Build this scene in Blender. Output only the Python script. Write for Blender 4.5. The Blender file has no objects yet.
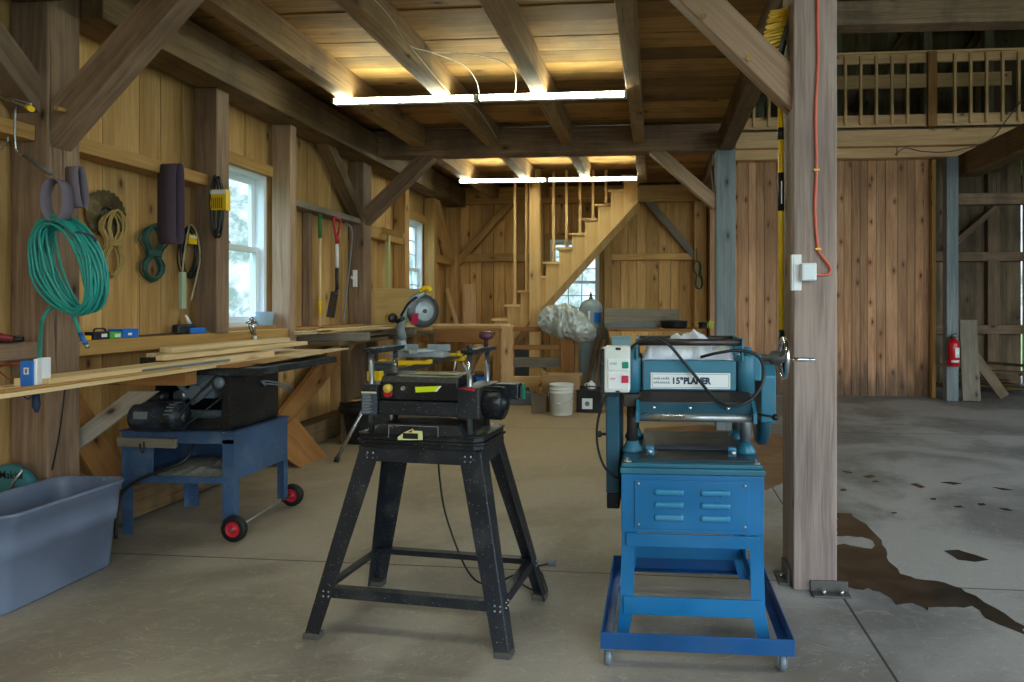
import bpy, bmesh, math, random
from mathutils import Vector, Matrix
random.seed(7)
sc = bpy.context.scene
COL = sc.collection
V = Vector

# ---------------------------------------------------------------- camera model
FPX, CX, HY, CH = 640.0, 605.0, 306.0, 1.33
PSI = math.atan(50 / 640.0)
_C, _S = math.cos(PSI), math.sin(PSI)
def ray(u, v):
    x = (u - CX) / FPX
    return V((x * _C - _S, x * _S + _C, -(v - HY) / FPX))
def at(u, v, Y):            # point on the plane y = Y
    r = ray(u, v); t = Y / r.y
    return V((r.x * t, Y, CH + r.z * t))
def atX(u, v, X):
    r = ray(u, v); t = X / r.x
    return V((X, r.y * t, CH + r.z * t))
def atZ(u, v, Z):
    r = ray(u, v); t = (Z - CH) / r.z
    return V((r.x * t, r.y * t, Z))

# ---------------------------------------------------------------- mesh builder
class MB:
    def __init__(s):
        s.v = []; s.f = []; s.uv = []; s.sm = []; s.r = []
        s.cur = random.random()
    def _face(s, idx, uv=None, smooth=False):
        s.f.append(idx); s.sm.append(smooth); s.r.append(s.cur)
        s.uv.append(uv)
    def bar(s, p, q, wv, tv, wv2=None, tv2=None, newr=True):
        """box running from p to q, with full width vector wv and thickness vector tv"""
        if newr: s.cur = random.random()
        p = V(p); q = V(q); wv = V(wv) * .5; tv = V(tv) * .5
        w2 = V(wv2) * .5 if wv2 is not None else wv
        t2 = V(tv2) * .5 if tv2 is not None else tv
        b = len(s.v)
        s.v += [p - wv - tv, p + wv - tv, p + wv + tv, p - wv + tv,
                q - w2 - t2, q + w2 - t2, q + w2 + t2, q - w2 + t2]
        L = (q - p).length; W = wv.length * 2; T = tv.length * 2
        o = random.random() * 3
        for k, (a, c, wd) in enumerate(((0, 1, W), (1, 2, T), (2, 3, W), (3, 0, T))):
            off = (0, W, W + T, 2 * W + T)[k]
            s._face([b + a, b + c, b + c + 4, b + a + 4], [(off, o), (off + wd, o), (off + wd, o + L), (off, o + L)])
        s._face([b + 3, b + 2, b + 1, b], [(0, o), (W, o), (W, o + T * .4), (0, o + T * .4)])
        s._face([b + 4, b + 5, b + 6, b + 7], [(0, o), (W, o), (W, o + T * .4), (0, o + T * .4)])
        return s
    def box(s, x0, x1, y0, y1, z0, z1, newr=True):
        dx, dy, dz = x1 - x0, y1 - y0, z1 - z0
        c = V(((x0 + x1) / 2, (y0 + y1) / 2, (z0 + z1) / 2))
        m = max(dx, dy, dz)
        if m == dz:
            return s.bar((c.x, c.y, z0), (c.x, c.y, z1), (dx, 0, 0), (0, dy, 0), newr=newr)
        if m == dx:
            return s.bar((x0, c.y, c.z), (x1, c.y, c.z), (0, dy, 0), (0, 0, dz), newr=newr)
        return s.bar((c.x, y0, c.z), (c.x, y1, c.z), (0, 0, dz), (dx, 0, 0), newr=newr)
    def beam(s, p, q, w, t, up=(0, 0, 1)):
        p = V(p); q = V(q); d = (q - p).normalized(); up = V(up)
        side = d.cross(up)
        if side.length < 1e-4: side = d.cross(V((1, 0, 0)))
        side.normalize(); u2 = side.cross(d).normalized()
        return s.bar(p, q, side * w, u2 * t)
    def ring(s, c, a, b, r, n):
        base = len(s.v)
        for i in range(n):
            t = 2 * math.pi * i / n
            s.v.append(c + a * (r * math.cos(t)) + b * (r * math.sin(t)))
        return base
    def _frame(s, d):
        d = d.normalized()
        a = d.cross(V((0, 0, 1)))
        if a.length < 1e-3: a = V((1, 0, 0))
        a.normalize(); b = d.cross(a).normalized()
        return a, b
    def cyl(s, p, q, r, r2=None, n=20, caps=True):
        s.cur = random.random()
        p = V(p); q = V(q); r2 = r if r2 is None else r2
        a, b = s._frame(q - p)
        k0 = s.ring(p, a, b, r, n); k1 = s.ring(q, a, b, r2, n); L = (q - p).length
        for i in range(n):
            j = (i + 1) % n
            s._face([k0 + j, k0 + i, k1 + i, k1 + j], [((i + 1) / n, 0), (i / n, 0), (i / n, L), ((i + 1) / n, L)], True)
        if caps:
            s._face([k0 + i for i in range(n)]); s._face([k1 + i for i in reversed(range(n))])
        return s
    def tube(s, pts, r, n=8, closed=False, smooth=0, caps=True):
        s.cur = random.random()
        pts = [V(p) for p in pts]
        if smooth: pts = spline(pts, smooth, closed)
        m = len(pts)
        if isinstance(r, (list, tuple)):
            k = len(r) - 1; rr = []
            for i in range(m):
                x = i / (m - 1) * k; j = min(int(x), k - 1) if k > 0 else 0; rr.append(r[j] + (r[min(j + 1, k)] - r[j]) * (x - j))
        else: rr = [r] * m
        a = None; rings = []
        for i in range(m):
            if closed: d = pts[(i + 1) % m] - pts[i - 1]
            else: d = pts[min(i + 1, m - 1)] - pts[max(i - 1, 0)]
            if d.length < 1e-9: d = V((0, 0, 1))
            d.normalize()
            if a is None: a, b = s._frame(d)
            else:
                a = a - d * a.dot(d)
                if a.length < 1e-5: a, b = s._frame(d)
                a.normalize(); b = d.cross(a)
            rings.append(s.ring(pts[i], a, b, rr[i], n))
        for i in range(m if closed else m - 1):
            k0 = rings[i]; k1 = rings[(i + 1) % m]
            for t in range(n):
                u = (t + 1) % n
                s._face([k0 + t, k0 + u, k1 + u, k1 + t], [(t / n, i * .05), ((t + 1) / n, i * .05), ((t + 1) / n, i * .05 + .05), (t / n, i * .05 + .05)], True)
        if caps and not closed:
            s._face([rings[0] + i for i in reversed(range(n))]); s._face([rings[-1] + i for i in range(n)])
        return s
    def lathe(s, prof, o=(0, 0, 0), axis=(0, 0, 1), n=28, smooth=True, caps=True):
        s.cur = random.random()
        o = V(o); d = V(axis).normalized(); a, b = s._frame(d)
        rings = [s.ring(o + d * z, a, b, max(r, 1e-4), n) for r, z in prof]
        for k in range(len(rings) - 1):
            for i in range(n):
                j = (i + 1) % n
                s._face([rings[k] + j, rings[k] + i, rings[k + 1] + i, rings[k + 1] + j],
                        [((i + 1) / n, prof[k][1]), (i / n, prof[k][1]), (i / n, prof[k + 1][1]), ((i + 1) / n, prof[k + 1][1])], smooth)
        if caps and prof[0][0] > .001: s._face([rings[0] + i for i in range(n)])
        if caps and prof[-1][0] > .001: s._face([rings[-1] + i for i in reversed(range(n))])
        return s
    def prism(s, poly, ex):
        """polygon (3-D points, in order) swept by the vector ex"""
        s.cur = random.random()
        poly = [V(p) for p in poly]; ex = V(ex); n = len(poly); b = len(s.v)
        s.v += poly + [p + ex for p in poly]
        nrm = sum(((poly[i] - poly[0]).cross(poly[(i + 1) % n] - poly[0]) for i in range(n)), V((0, 0, 0)))
        if nrm.dot(ex) > 0: fr = list(reversed(range(n)))
        else: fr = list(range(n))
        d0 = max(((poly[(i + 1) % n] - poly[i]) for i in range(n)), key=lambda q: q.length).normalized()
        d1 = nrm.normalized().cross(d0) if nrm.length > 0 else V((0, 0, 1))
        uvp = [((p - poly[0]).dot(d1), (p - poly[0]).dot(d0)) for p in poly]
        s._face([b + i for i in fr], [uvp[i] for i in fr])
        s._face([b + n + i for i in reversed(fr)], [uvp[i] for i in reversed(fr)])
        for i in range(n):
            j = (i + 1) % n
            q = [b + i, b + j, b + n + j, b + n + i]
            if nrm.dot(ex) <= 0: q = [b + j, b + i, b + n + i, b + n + j]
            L = (poly[j] - poly[i]).length; T = ex.length
            s._face(q, [(0, 0), (0, L), (T, L), (T, 0)])
        return s
    def sphere(s, c, r, n=16, m=10):
        c = V(c); r = V(r) if not isinstance(r, (int, float)) else V((r, r, r))
        s.cur = random.random(); rows = []
        for k in range(m + 1):
            ph = math.pi * k / m; base = len(s.v); rows.append(base)
            for i in range(n):
                t = 2 * math.pi * i / n
                s.v.append(c + V((r.x * math.sin(ph) * math.cos(t), r.y * math.sin(ph) * math.sin(t), r.z * math.cos(ph))))
        for k in range(m):
            for i in range(n):
                j = (i + 1) % n
                s._face([rows[k] + i, rows[k + 1] + i, rows[k + 1] + j, rows[k] + j], None, True)
        return s
    def grid(s, P, smooth=True):
        """P[i][j] points"""
        s.cur = random.random(); base = len(s.v); R = len(P); Cn = len(P[0])
        for row in P: s.v += [V(p) for p in row]
        for i in range(R - 1):
            for j in range(Cn - 1):
                a = base + i * Cn + j
                s._face([a, a + 1, a + Cn + 1, a + Cn], [(i / R, j / Cn), (i / R, (j + 1) / Cn), ((i + 1) / R, (j + 1) / Cn), ((i + 1) / R, j / Cn)], smooth)
        return s
    def split(s, name, mat, parent=None, **k):
        """one object per separate piece"""
        par = list(range(len(s.v)))
        def fd(x):
            while par[x] != x: par[x] = par[par[x]]; x = par[x]
            return x
        for f in s.f:
            a = fd(f[0])
            for i in f[1:]: par[fd(i)] = a
        gr = {}
        for q, f in enumerate(s.f): gr.setdefault(fd(f[0]), []).append(q)
        out = []
        for fs in gr.values():
            m = MB(); mp = {}
            for q in fs:
                idx = []
                for i in s.f[q]:
                    if i not in mp: mp[i] = len(m.v); m.v.append(s.v[i])
                    idx.append(mp[i])
                m.f.append(idx); m.uv.append(s.uv[q]); m.sm.append(s.sm[q]); m.r.append(s.r[q])
            out.append(m.build(name, mat, parent, **k))
        return out
    def build(s, name, mat, parent=None, bevel=0, local=False, solid=0, seg=2, origin=None):
        vs = [V(p) for p in s.v]
        if not local and parent is not None:
            o, rz = ORG[parent.name] if parent.name in ORG else (V((0, 0, 0)), 0)
            R = Matrix.Rotation(-rz, 3, 'Z'); vs = [R @ (p - o) for p in vs]
        loc = V((0, 0, 0))
        if parent is None:
            if origin is not None: loc = V(origin)
            else:
                xs = [p.x for p in vs]; ys = [p.y for p in vs]; zs = [p.z for p in vs]
                loc = V(((min(xs) + max(xs)) / 2, (min(ys) + max(ys)) / 2, min(zs)))
            vs = [p - loc for p in vs]
        me = bpy.data.meshes.new(name)
        me.from_pydata([tuple(p) for p in vs], [], s.f)
        uvl = me.uv_layers.new(name='UVMap')
        at_ = me.attributes.new('rnd', 'FLOAT', 'FACE')
        at_.data.foreach_set('value', s.r)
        flat = []
        for f, uv in zip(s.f, s.uv):
            if uv is None:
                for i in f: flat += [vs[i].x + vs[i].y, vs[i].z]
            else:
                for a in uv: flat += [a[0], a[1]]
        uvl.data.foreach_set('uv', flat)
        me.polygons.foreach_set('use_smooth', s.sm)
        me.materials.append(mat)
        o = bpy.data.objects.new(name, me); COL.objects.link(o); o.location = loc
        if parent is not None:
            o.parent = parent
            ORG[o.name] = ORG.get(parent.name, (V((0, 0, 0)), 0))
        else: ORG[o.name] = (loc.copy(), 0)
        if solid:
            m = o.modifiers.new('s', 'SOLIDIFY'); m.thickness = solid
        if bevel:
            m = o.modifiers.new('b', 'BEVEL'); m.width = bevel; m.segments = seg; m.limit_method = 'ANGLE'; m.angle_limit = math.radians(40)
        return o
ORG = {}
def spline(pts, k=6, closed=False):
    out = []; n = len(pts)
    for i in range(n if closed else n - 1):
        g = (lambda j: pts[j % n]) if closed else (lambda j: pts[max(0, min(n - 1, j))])
        p0, p1, p2, p3 = g(i - 1), g(i), g(i + 1), g(i + 2)
        for a in range(k):
            t = a / k
            out.append(.5 * ((2 * p1) + (p2 - p0) * t + (2 * p0 - 5 * p1 + 4 * p2 - p3) * t * t + (3 * p1 - p0 - 3 * p2 + p3) * t ** 3))
    if not closed: out.append(pts[-1])
    return out
def thing(name, label, cat, loc=(0, 0, 0), rz=0, group=None):
    o = bpy.data.objects.new(name, None); COL.objects.link(o)
    o.empty_display_size = .1
    o.location = loc; o.rotation_euler = (0, 0, rz); ORG[o.name] = (V(loc), rz)
    return tag(o, label, cat, group)
def tag(o, label=None, cat=None, group=None, kind=None):
    if label: o['label'] = label
    if cat: o['category'] = cat
    if group: o['group'] = group
    if kind: o['kind'] = kind
    return o
def struct(o): o['kind'] = 'structure'; return o
def lettering(txt, size, p, mat, parent, rot=(math.pi / 2, 0, 0), name='lettering', bold=0, extr=.0006, sx=1):
    cu = bpy.data.curves.new('t', 'FONT'); cu.body = txt; cu.size = size; cu.extrude = extr; cu.offset = bold
    cu.align_x = 'LEFT'
    to = bpy.data.objects.new('t', cu); COL.objects.link(to)
    dg = bpy.context.evaluated_depsgraph_get()
    me = bpy.data.meshes.new_from_object(to.evaluated_get(dg))
    bpy.data.objects.remove(to)
    from mathutils import Euler
    M = Euler(rot).to_matrix().to_4x4()
    o, rz = ORG.get(parent.name, (V((0, 0, 0)), 0)) if parent else (V(p), 0)
    Mt = Matrix.Rotation(-rz, 4, 'Z') @ Matrix.Translation(V(p) - o) @ M @ Matrix.Diagonal((sx, 1, 1, 1))
    me.transform(Mt)
    me.materials.clear(); me.materials.append(mat)
    ob = bpy.data.objects.new(name, me); COL.objects.link(ob)
    if parent: ob.parent = parent
    return ob

# ---------------------------------------------------------------- materials
def lin(h):
    h = h.lstrip('#'); c = [int(h[i:i + 2], 16) / 255 for i in (0, 2, 4)]
    return tuple([(x / 12.92 if x <= .04045 else ((x + .055) / 1.055) ** 2.4) for x in c] + [1])
def nt(name):
    m = bpy.data.materials.new(name); m.use_nodes = True; t = m.node_tree; t.nodes.clear()
    out = t.nodes.new('ShaderNodeOutputMaterial'); b = t.nodes.new('ShaderNodeBsdfPrincipled')
    t.links.new(b.outputs[0], out.inputs[0])
    return m, t, b
def N(t, ty, **k):
    n = t.nodes.new(ty)
    for a, c in k.items():
        if a == 'ins':
            for i, x in c.items(): n.inputs[i].default_value = x
        else: setattr(n, a, c)
    return n
def math_(t, op, a, b=None, clamp=False):
    n = t.nodes.new('ShaderNodeMath'); n.operation = op; n.use_clamp = clamp
    for i, x in enumerate((a, b)):
        if x is None: continue
        if isinstance(x, (int, float)): n.inputs[i].default_value = x
        else: t.links.new(x, n.inputs[i])
    return n.outputs[0]
def mixc(t, f, a, b, mode='MIX'):
    n = t.nodes.new('ShaderNodeMix'); n.data_type = 'RGBA'; n.blend_type = mode
    for i, x in ((0, f), (6, a), (7, b)):
        if isinstance(x, (int, float)): n.inputs[i].default_value = x
        elif isinstance(x, tuple): n.inputs[i].default_value = x
        else: t.links.new(x, n.inputs[i])
    return n.outputs[2]
def ramp(t, x, p0, p1, c0=0., c1=1.):
    n = t.nodes.new('ShaderNodeMapRange'); t.links.new(x, n.inputs[0])
    n.inputs[1].default_value = p0; n.inputs[2].default_value = p1; n.inputs[3].default_value = c0; n.inputs[4].default_value = c1
    n.interpolation_type = 'SMOOTHSTEP'
    return n.outputs[0]
def vscale(t, v, s):
    n = t.nodes.new('ShaderNodeVectorMath'); n.operation = 'MULTIPLY'; t.links.new(v, n.inputs[0]); n.inputs[1].default_value = s
    return n.outputs[0]
def noise(t, v, sc_, det=4, dist=0, rough=.55):
    n = t.nodes.new('ShaderNodeTexNoise'); t.links.new(v, n.inputs['Vector']); n.inputs['Scale'].default_value = sc_
    n.inputs['Detail'].default_value = det; n.inputs['Distortion'].default_value = dist; n.inputs['Roughness'].default_value = rough
    return n
def wood(name, a, b, knots=.4, kcol='#3a2010', tone=(.8, 1.15), rough=.72, stain=0., stcol='#2b2520', bump=.25, grain=34, checks=0., foot=0.):
    m, t, bs = nt(name); knots *= .5
    uv = N(t, 'ShaderNodeUVMap', uv_map='UVMap').outputs[0]
    r = N(t, 'ShaderNodeAttribute', attribute_name='rnd').outputs['Fac']
    cmb = N(t, 'ShaderNodeCombineXYZ'); t.links.new(math_(t, 'MULTIPLY', r, 57.), cmb.inputs[0]); t.links.new(math_(t, 'MULTIPLY', r, 23.), cmb.inputs[1]); t.links.new(math_(t, 'MULTIPLY', r, 11.), cmb.inputs[2])
    ad = N(t, 'ShaderNodeVectorMath', operation='ADD'); t.links.new(uv, ad.inputs[0]); t.links.new(cmb.outputs[0], ad.inputs[1])
    v = ad.outputs[0]
    wob = noise(t, vscale(t, v, (1.2, 1.6, 1)), 1.5, 2)
    mx = N(t, 'ShaderNodeVectorMath', operation='MULTIPLY_ADD'); t.links.new(wob.outputs['Color'], mx.inputs[0]); mx.inputs[1].default_value = (.05, .05, 0); t.links.new(v, mx.inputs[2])
    g1 = noise(t, vscale(t, mx.outputs[0], (grain, 1.3, 1)), 1, 5, .4).outputs[0]
    g2 = noise(t, vscale(t, v, (4, .9, 1)), 1, 3).outputs[0]
    g3 = noise(t, vscale(t, v, (grain * 3.2, 3.5, 1)), 1, 3).outputs[0]
    f = ramp(t, math_(t, 'ADD', math_(t, 'ADD', math_(t, 'MULTIPLY', g1, .38), math_(t, 'MULTIPLY', g3, .27)), math_(t, 'MULTIPLY', g2, .35)), .34, .66)
    c = mixc(t, f, lin(a), lin(b))
    tn = ramp(t, r, 0, 1, *tone)
    c = mixc(t, 1., c, N(t, 'ShaderNodeCombineColor').outputs[0], 'MULTIPLY')
    cc = c.node.inputs[7].links[0].from_node
    for i in range(3): t.links.new(tn, cc.inputs[i])
    if knots > 0:
        vo = N(t, 'ShaderNodeTexVoronoi'); vo.feature = 'F1'; vo.voronoi_dimensions = '2D'; vo.inputs['Scale'].default_value = 1
        t.links.new(vscale(t, mx.outputs[0], (5.5, 2.6, 1)), vo.inputs['Vector'])
        k = ramp(t, vo.outputs['Distance'], .03, .11, 1, 0)
        halo = ramp(t, vo.outputs['Distance'], .08, .26, .35, 0)
        sp = N(t, 'ShaderNodeSeparateColor'); t.links.new(vo.outputs['Color'], sp.inputs[0])
        k = math_(t, 'MULTIPLY', k, ramp(t, sp.outputs[0], 1 - knots - .02, 1 - knots + .02))
        gate = ramp(t, sp.outputs[0], 1 - knots - .02, 1 - knots + .02)
        c = mixc(t, math_(t, 'MULTIPLY', halo, gate), c, lin(kcol))
        c = mixc(t, math_(t, 'MULTIPLY', k, .9), c, lin(kcol))
    if stain:
        geo = N(t, 'ShaderNodeTexCoord').outputs['Object']
        s1 = noise(t, vscale(t, geo, (1.6, 1.6, .7)), 1.6, 5).outputs[0]
        c = mixc(t, math_(t, 'MULTIPLY', ramp(t, s1, .45, .68), stain), c, lin(stcol))
    if foot:
        gz = N(t, 'ShaderNodeNewGeometry').outputs['Position']; sz = N(t, 'ShaderNodeSeparateXYZ'); t.links.new(gz, sz.inputs[0])
        fn_ = noise(t, vscale(t, gz, (9, 9, 1.4)), 1, 5, .3).outputs[0]
        zz = math_(t, 'ADD', sz.outputs[2], math_(t, 'MULTIPLY', math_(t, 'SUBTRACT', fn_, .5), foot * 2.2))
        c = mixc(t, ramp(t, zz, 0, foot, .75, 0), c, lin('#3b322d'))
    if checks:
        ck = noise(t, vscale(t, mx.outputs[0], (34, .9, 1)), 1, 2).outputs[0]
        c = mixc(t, math_(t, 'MULTIPLY', ramp(t, ck, .67, .72), checks * .8), c, lin('#17110c'))
    t.links.new(c, bs.inputs['Base Color']); bs.inputs['Roughness'].default_value = rough
    bs.inputs['Specular IOR Level'].default_value = .3
    bp = N(t, 'ShaderNodeBump'); bp.inputs['Strength'].default_value = bump; bp.inputs['Distance'].default_value = .004
    t.links.new(g1, bp.inputs['Height']); t.links.new(bp.outputs[0], bs.inputs['Normal'])
    return m
def paint(name, c, rough=.45, metal=0., dust=.25, dcol='#8d8674', dsc=9., spec=.5, var=.15, specks=0.):
    m, t, bs = nt(name)
    geo = N(t, 'ShaderNodeTexCoord').outputs['Object']
    n1 = noise(t, geo, dsc, 5).outputs[0]; n2 = noise(t, geo, 2.3, 3).outputs[0]
    c0 = lin(c); dk = tuple([x * (1 - var) for x in c0[:3]] + [1]); lt = tuple([min(1, x * (1 + var)) for x in c0[:3]] + [1])
    cc = mixc(t, ramp(t, n2, .35, .65), dk, lt)
    cc = mixc(t, math_(t, 'MULTIPLY', ramp(t, n1, .48, .72), dust), cc, lin(dcol))
    if specks:
        n3 = noise(t, geo, 150, 1).outputs[0]
        cc = mixc(t, math_(t, 'MULTIPLY', ramp(t, n3, .70, .74), specks), cc, lin('#b9b5a8'))
    t.links.new(cc, bs.inputs['Base Color']); bs.inputs['Metallic'].default_value = metal
    t.links.new(ramp(t, n1, .3, .7, rough - .08, rough + .15), bs.inputs['Roughness'])
    bs.inputs['Specular IOR Level'].default_value = spec
    return m
def plain(name, c, rough=.5, metal=0., spec=.5, emit=0, alpha=1.):
    m, t, bs = nt(name)
    bs.inputs['Base Color'].default_value = lin(c); bs.inputs['Roughness'].default_value = rough; bs.inputs['Metallic'].default_value = metal
    bs.inputs['Specular IOR Level'].default_value = spec
    if emit: bs.inputs['Emission Color'].default_value = lin(c); bs.inputs['Emission Strength'].default_value = emit
    return m

W_WALL = wood('pine_wall_boards', '#b5864a', '#dab276', .4, '#54301a', (.68, 1.12), stain=.25, stcol='#7a5c38')
W_BACK = wood('pine_back_boards', '#b8874c', '#e0b476', .6, '#4a2815', (.66, 1.15), stain=.2, stcol='#8a6438')
W_TIMB = wood('aged_timber', '#6c5443', '#9c8068', .25, '#2a1e16', (.85, 1.1), stain=.45, stcol='#3d352f', checks=.8)
W_TIMBD = wood('dark_aged_timber', '#5a462f', '#826848', .3, '#1f1510', (.8, 1.1), stain=.5, stcol='#2d241d', checks=.7)
W_JOIST = wood('joist_timber', '#806241', '#b08d60', .3, '#2a1a10', (.85, 1.1), stain=.4, stcol='#4a3d33', checks=.6)
W_CEIL = wood('rough_sawn_ceiling_boards', '#8b6636', '#b98e54', .35, '#2c1a0c', (.55, 1.15), stain=.35, stcol='#46341f', bump=.5)
W_POST = wood('weathered_grey_post_timber', '#78665e', '#aa968c', .4, '#4a3c38', (.95, 1.05), stain=.4, stcol='#6d625f', checks=.5)
W_BRACE = wood('pale_brace_timber', '#8d6f55', '#b0937a', .5, '#4b3422', (.95, 1.05), stain=.2, stcol='#6b5546', checks=.4)
W_BLUE = wood('blue_grey_post_timber', '#646c70', '#8d9497', .6, '#2d363b', (.95, 1.05), stain=.3, stcol='#59646a')
W_RED = wood('reddish_knotty_partition_boards', '#ad7a58', '#dcaa82', .8, '#4a2517', (.66, 1.12), stain=.3, stcol='#84604a', foot=.7)
W_STAIR = wood('fresh_orange_pine', '#cf9f60', '#e8c48a', .3, '#6b3c18', (.95, 1.05))
W_FRESH = wood('fresh_cut_pale_lumber', '#c3a576', '#e0c9a0', .25, '#7a5228', (.85, 1.1))
W_BROWN = wood('brown_board', '#8d5f35', '#ab7a48', .3, '#40240f', (.9, 1.08))
W_LEDGE = wood('ledge_timber', '#9b7340', '#bc9458', .3, '#4a2c14', (.9, 1.08))
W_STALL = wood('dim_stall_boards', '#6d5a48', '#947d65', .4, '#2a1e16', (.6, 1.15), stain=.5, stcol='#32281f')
W_RAIL = wood('loft_rail_lumber', '#c49a6c', '#e6be90', .3, '#5a3c20', (.85, 1.1))
W_PLY = wood('plywood', '#b9965c', '#cdae76', .0, '#6b4a26', (.95, 1.05), grain=12)
W_OLDGREY = wood('grey_weathered_boards', '#6f6558', '#938979', .4, '#332a22', (.85, 1.1), stain=.3)
M_BLACK = paint('black_textured_paint', '#1b2029', .42, 0, .22, '#5b5850', 7, .5, .2, .6)
M_BLACKM = paint('black_powder_coat', '#12161d', .38, .1, .15, '#5b5850', 8, .5, .2, .4)
M_DARKBLUE = paint('dark_blue_black_steel', '#1a222c', .4, .2, .45, '#5b6470', 9, .5, .2, .5)
M_TEAL = paint('teal_machine_enamel', '#2a6c84', .38, .1, .2, '#6d7f85', 6)
M_TEALD = paint('dark_teal_machine_enamel', '#1c4c60', .45, .1, .3, '#3c4a4f', 6)
M_SKY = paint('bright_blue_cabinet_enamel', '#0d6ba3', .36, .05, .2, '#2f7397', 5)
M_SKYL = paint('bright_blue_louvre_enamel', '#2f85b0', .35, .05, .1)
M_DOLLY = paint('blue_dolly_enamel', '#104f88', .4, .1, .2, '#30404a', 8)
M_SAWB = paint('dusty_blue_saw_stand_enamel', '#38557a', .55, .05, .4, '#6d7985', 8, specks=.6)
M_STEEL = paint('bare_steel', '#a9adb0', .28, .9, .15, '#6b665c', 8)
M_CHROME = plain('chrome', '#d8dadd', .12, 1.)
M_DKSTEEL = paint('dark_oiled_steel', '#4a4442', .4, .7, .35, '#4c3a2c', 7)
M_IRON = paint('cast_iron_table', '#4c5258', .38, .6, .3, '#6b6a60', 6)
M_RUBBER = plain('black_rubber', '#111112', .6)
M_RED = plain('red_plastic', '#b3202c', .4)
M_WHEELRED = plain('red_wheel_hub', '#c02335', .4)
M_YEL = plain('yellow_plastic', '#eabf14', .4)
M_LIME = plain('lime_yellow_label', '#cfe010', .5)
M_WHITE = plain('white_plastic', '#e6e8ea', .35)
M_IVORY = paint('ivory_switch_plastic', '#d9dcd6', .4, 0, .15, '#9b9a90')
M_GREENB = plain('green_button', '#0d8a6c', .4)
M_REDB = plain('red_button', '#c22848', .4)
M_NAVY = plain('navy_ink', '#17304f', .6)
M_BLACKINK = plain('black_ink', '#101114', .6)
M_CORD = plain('black_cord', '#14161a', .5)
M_ORANGE = plain('orange_cord_jacket', '#d2604a', .45)
M_GREENC = plain('teal_green_rubber', '#1f8f88', .42)
M_GREENC2 = plain('dark_green_cord_jacket', '#1d4a42', .5)
M_TAN = plain('tan_cord_jacket', '#a5894e', .55)
M_CLOTHW = paint('white_crumpled_cloth', '#dcdfe8', .85, 0, .35, '#8d93a6', 14)
M_TOTE = paint('grey_blue_tote_plastic', '#6f7b95', .38, 0, .12, '#9ba3b4', 5, specks=.35)
M_BELT = plain('purple_brown_abrasive_cloth', '#4c3d4b', .9)
M_BELT2 = plain('grey_mauve_abrasive_cloth', '#6d6470', .9)
M_CARD = paint('cardboard', '#a38257', .85, 0, .2, '#8a6c48')
M_CARDD = paint('worn_brown_carton', '#6f6250', .85, 0, .3, '#4f463a')
M_SILVER = paint('silver_foil_film', '#c3c8c2', .38, .3, .5, '#78889b', 9)
M_TANK = paint('grey_tank_enamel', '#8b989b', .4, 0, .2, '#6d787b')
M_MITREG = paint('light_grey_cast_alloy', '#aab6bf', .4, .3, .2, '#707a80')
M_WINDOWW = plain('white_vinyl', '#dfe6ec', .4)
M_METALGREY = paint('grey_sheet_metal', '#74808a', .45, .3, .2, '#5c646a')
M_BLUEP = plain('blue_plastic', '#1c6fd0', .4)
M_LTBLUE = plain('light_blue_plastic', '#8fb4c6', .45)
M_DKWOODH = plain('grey_hardware', '#5d5a56', .6, .3)
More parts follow.
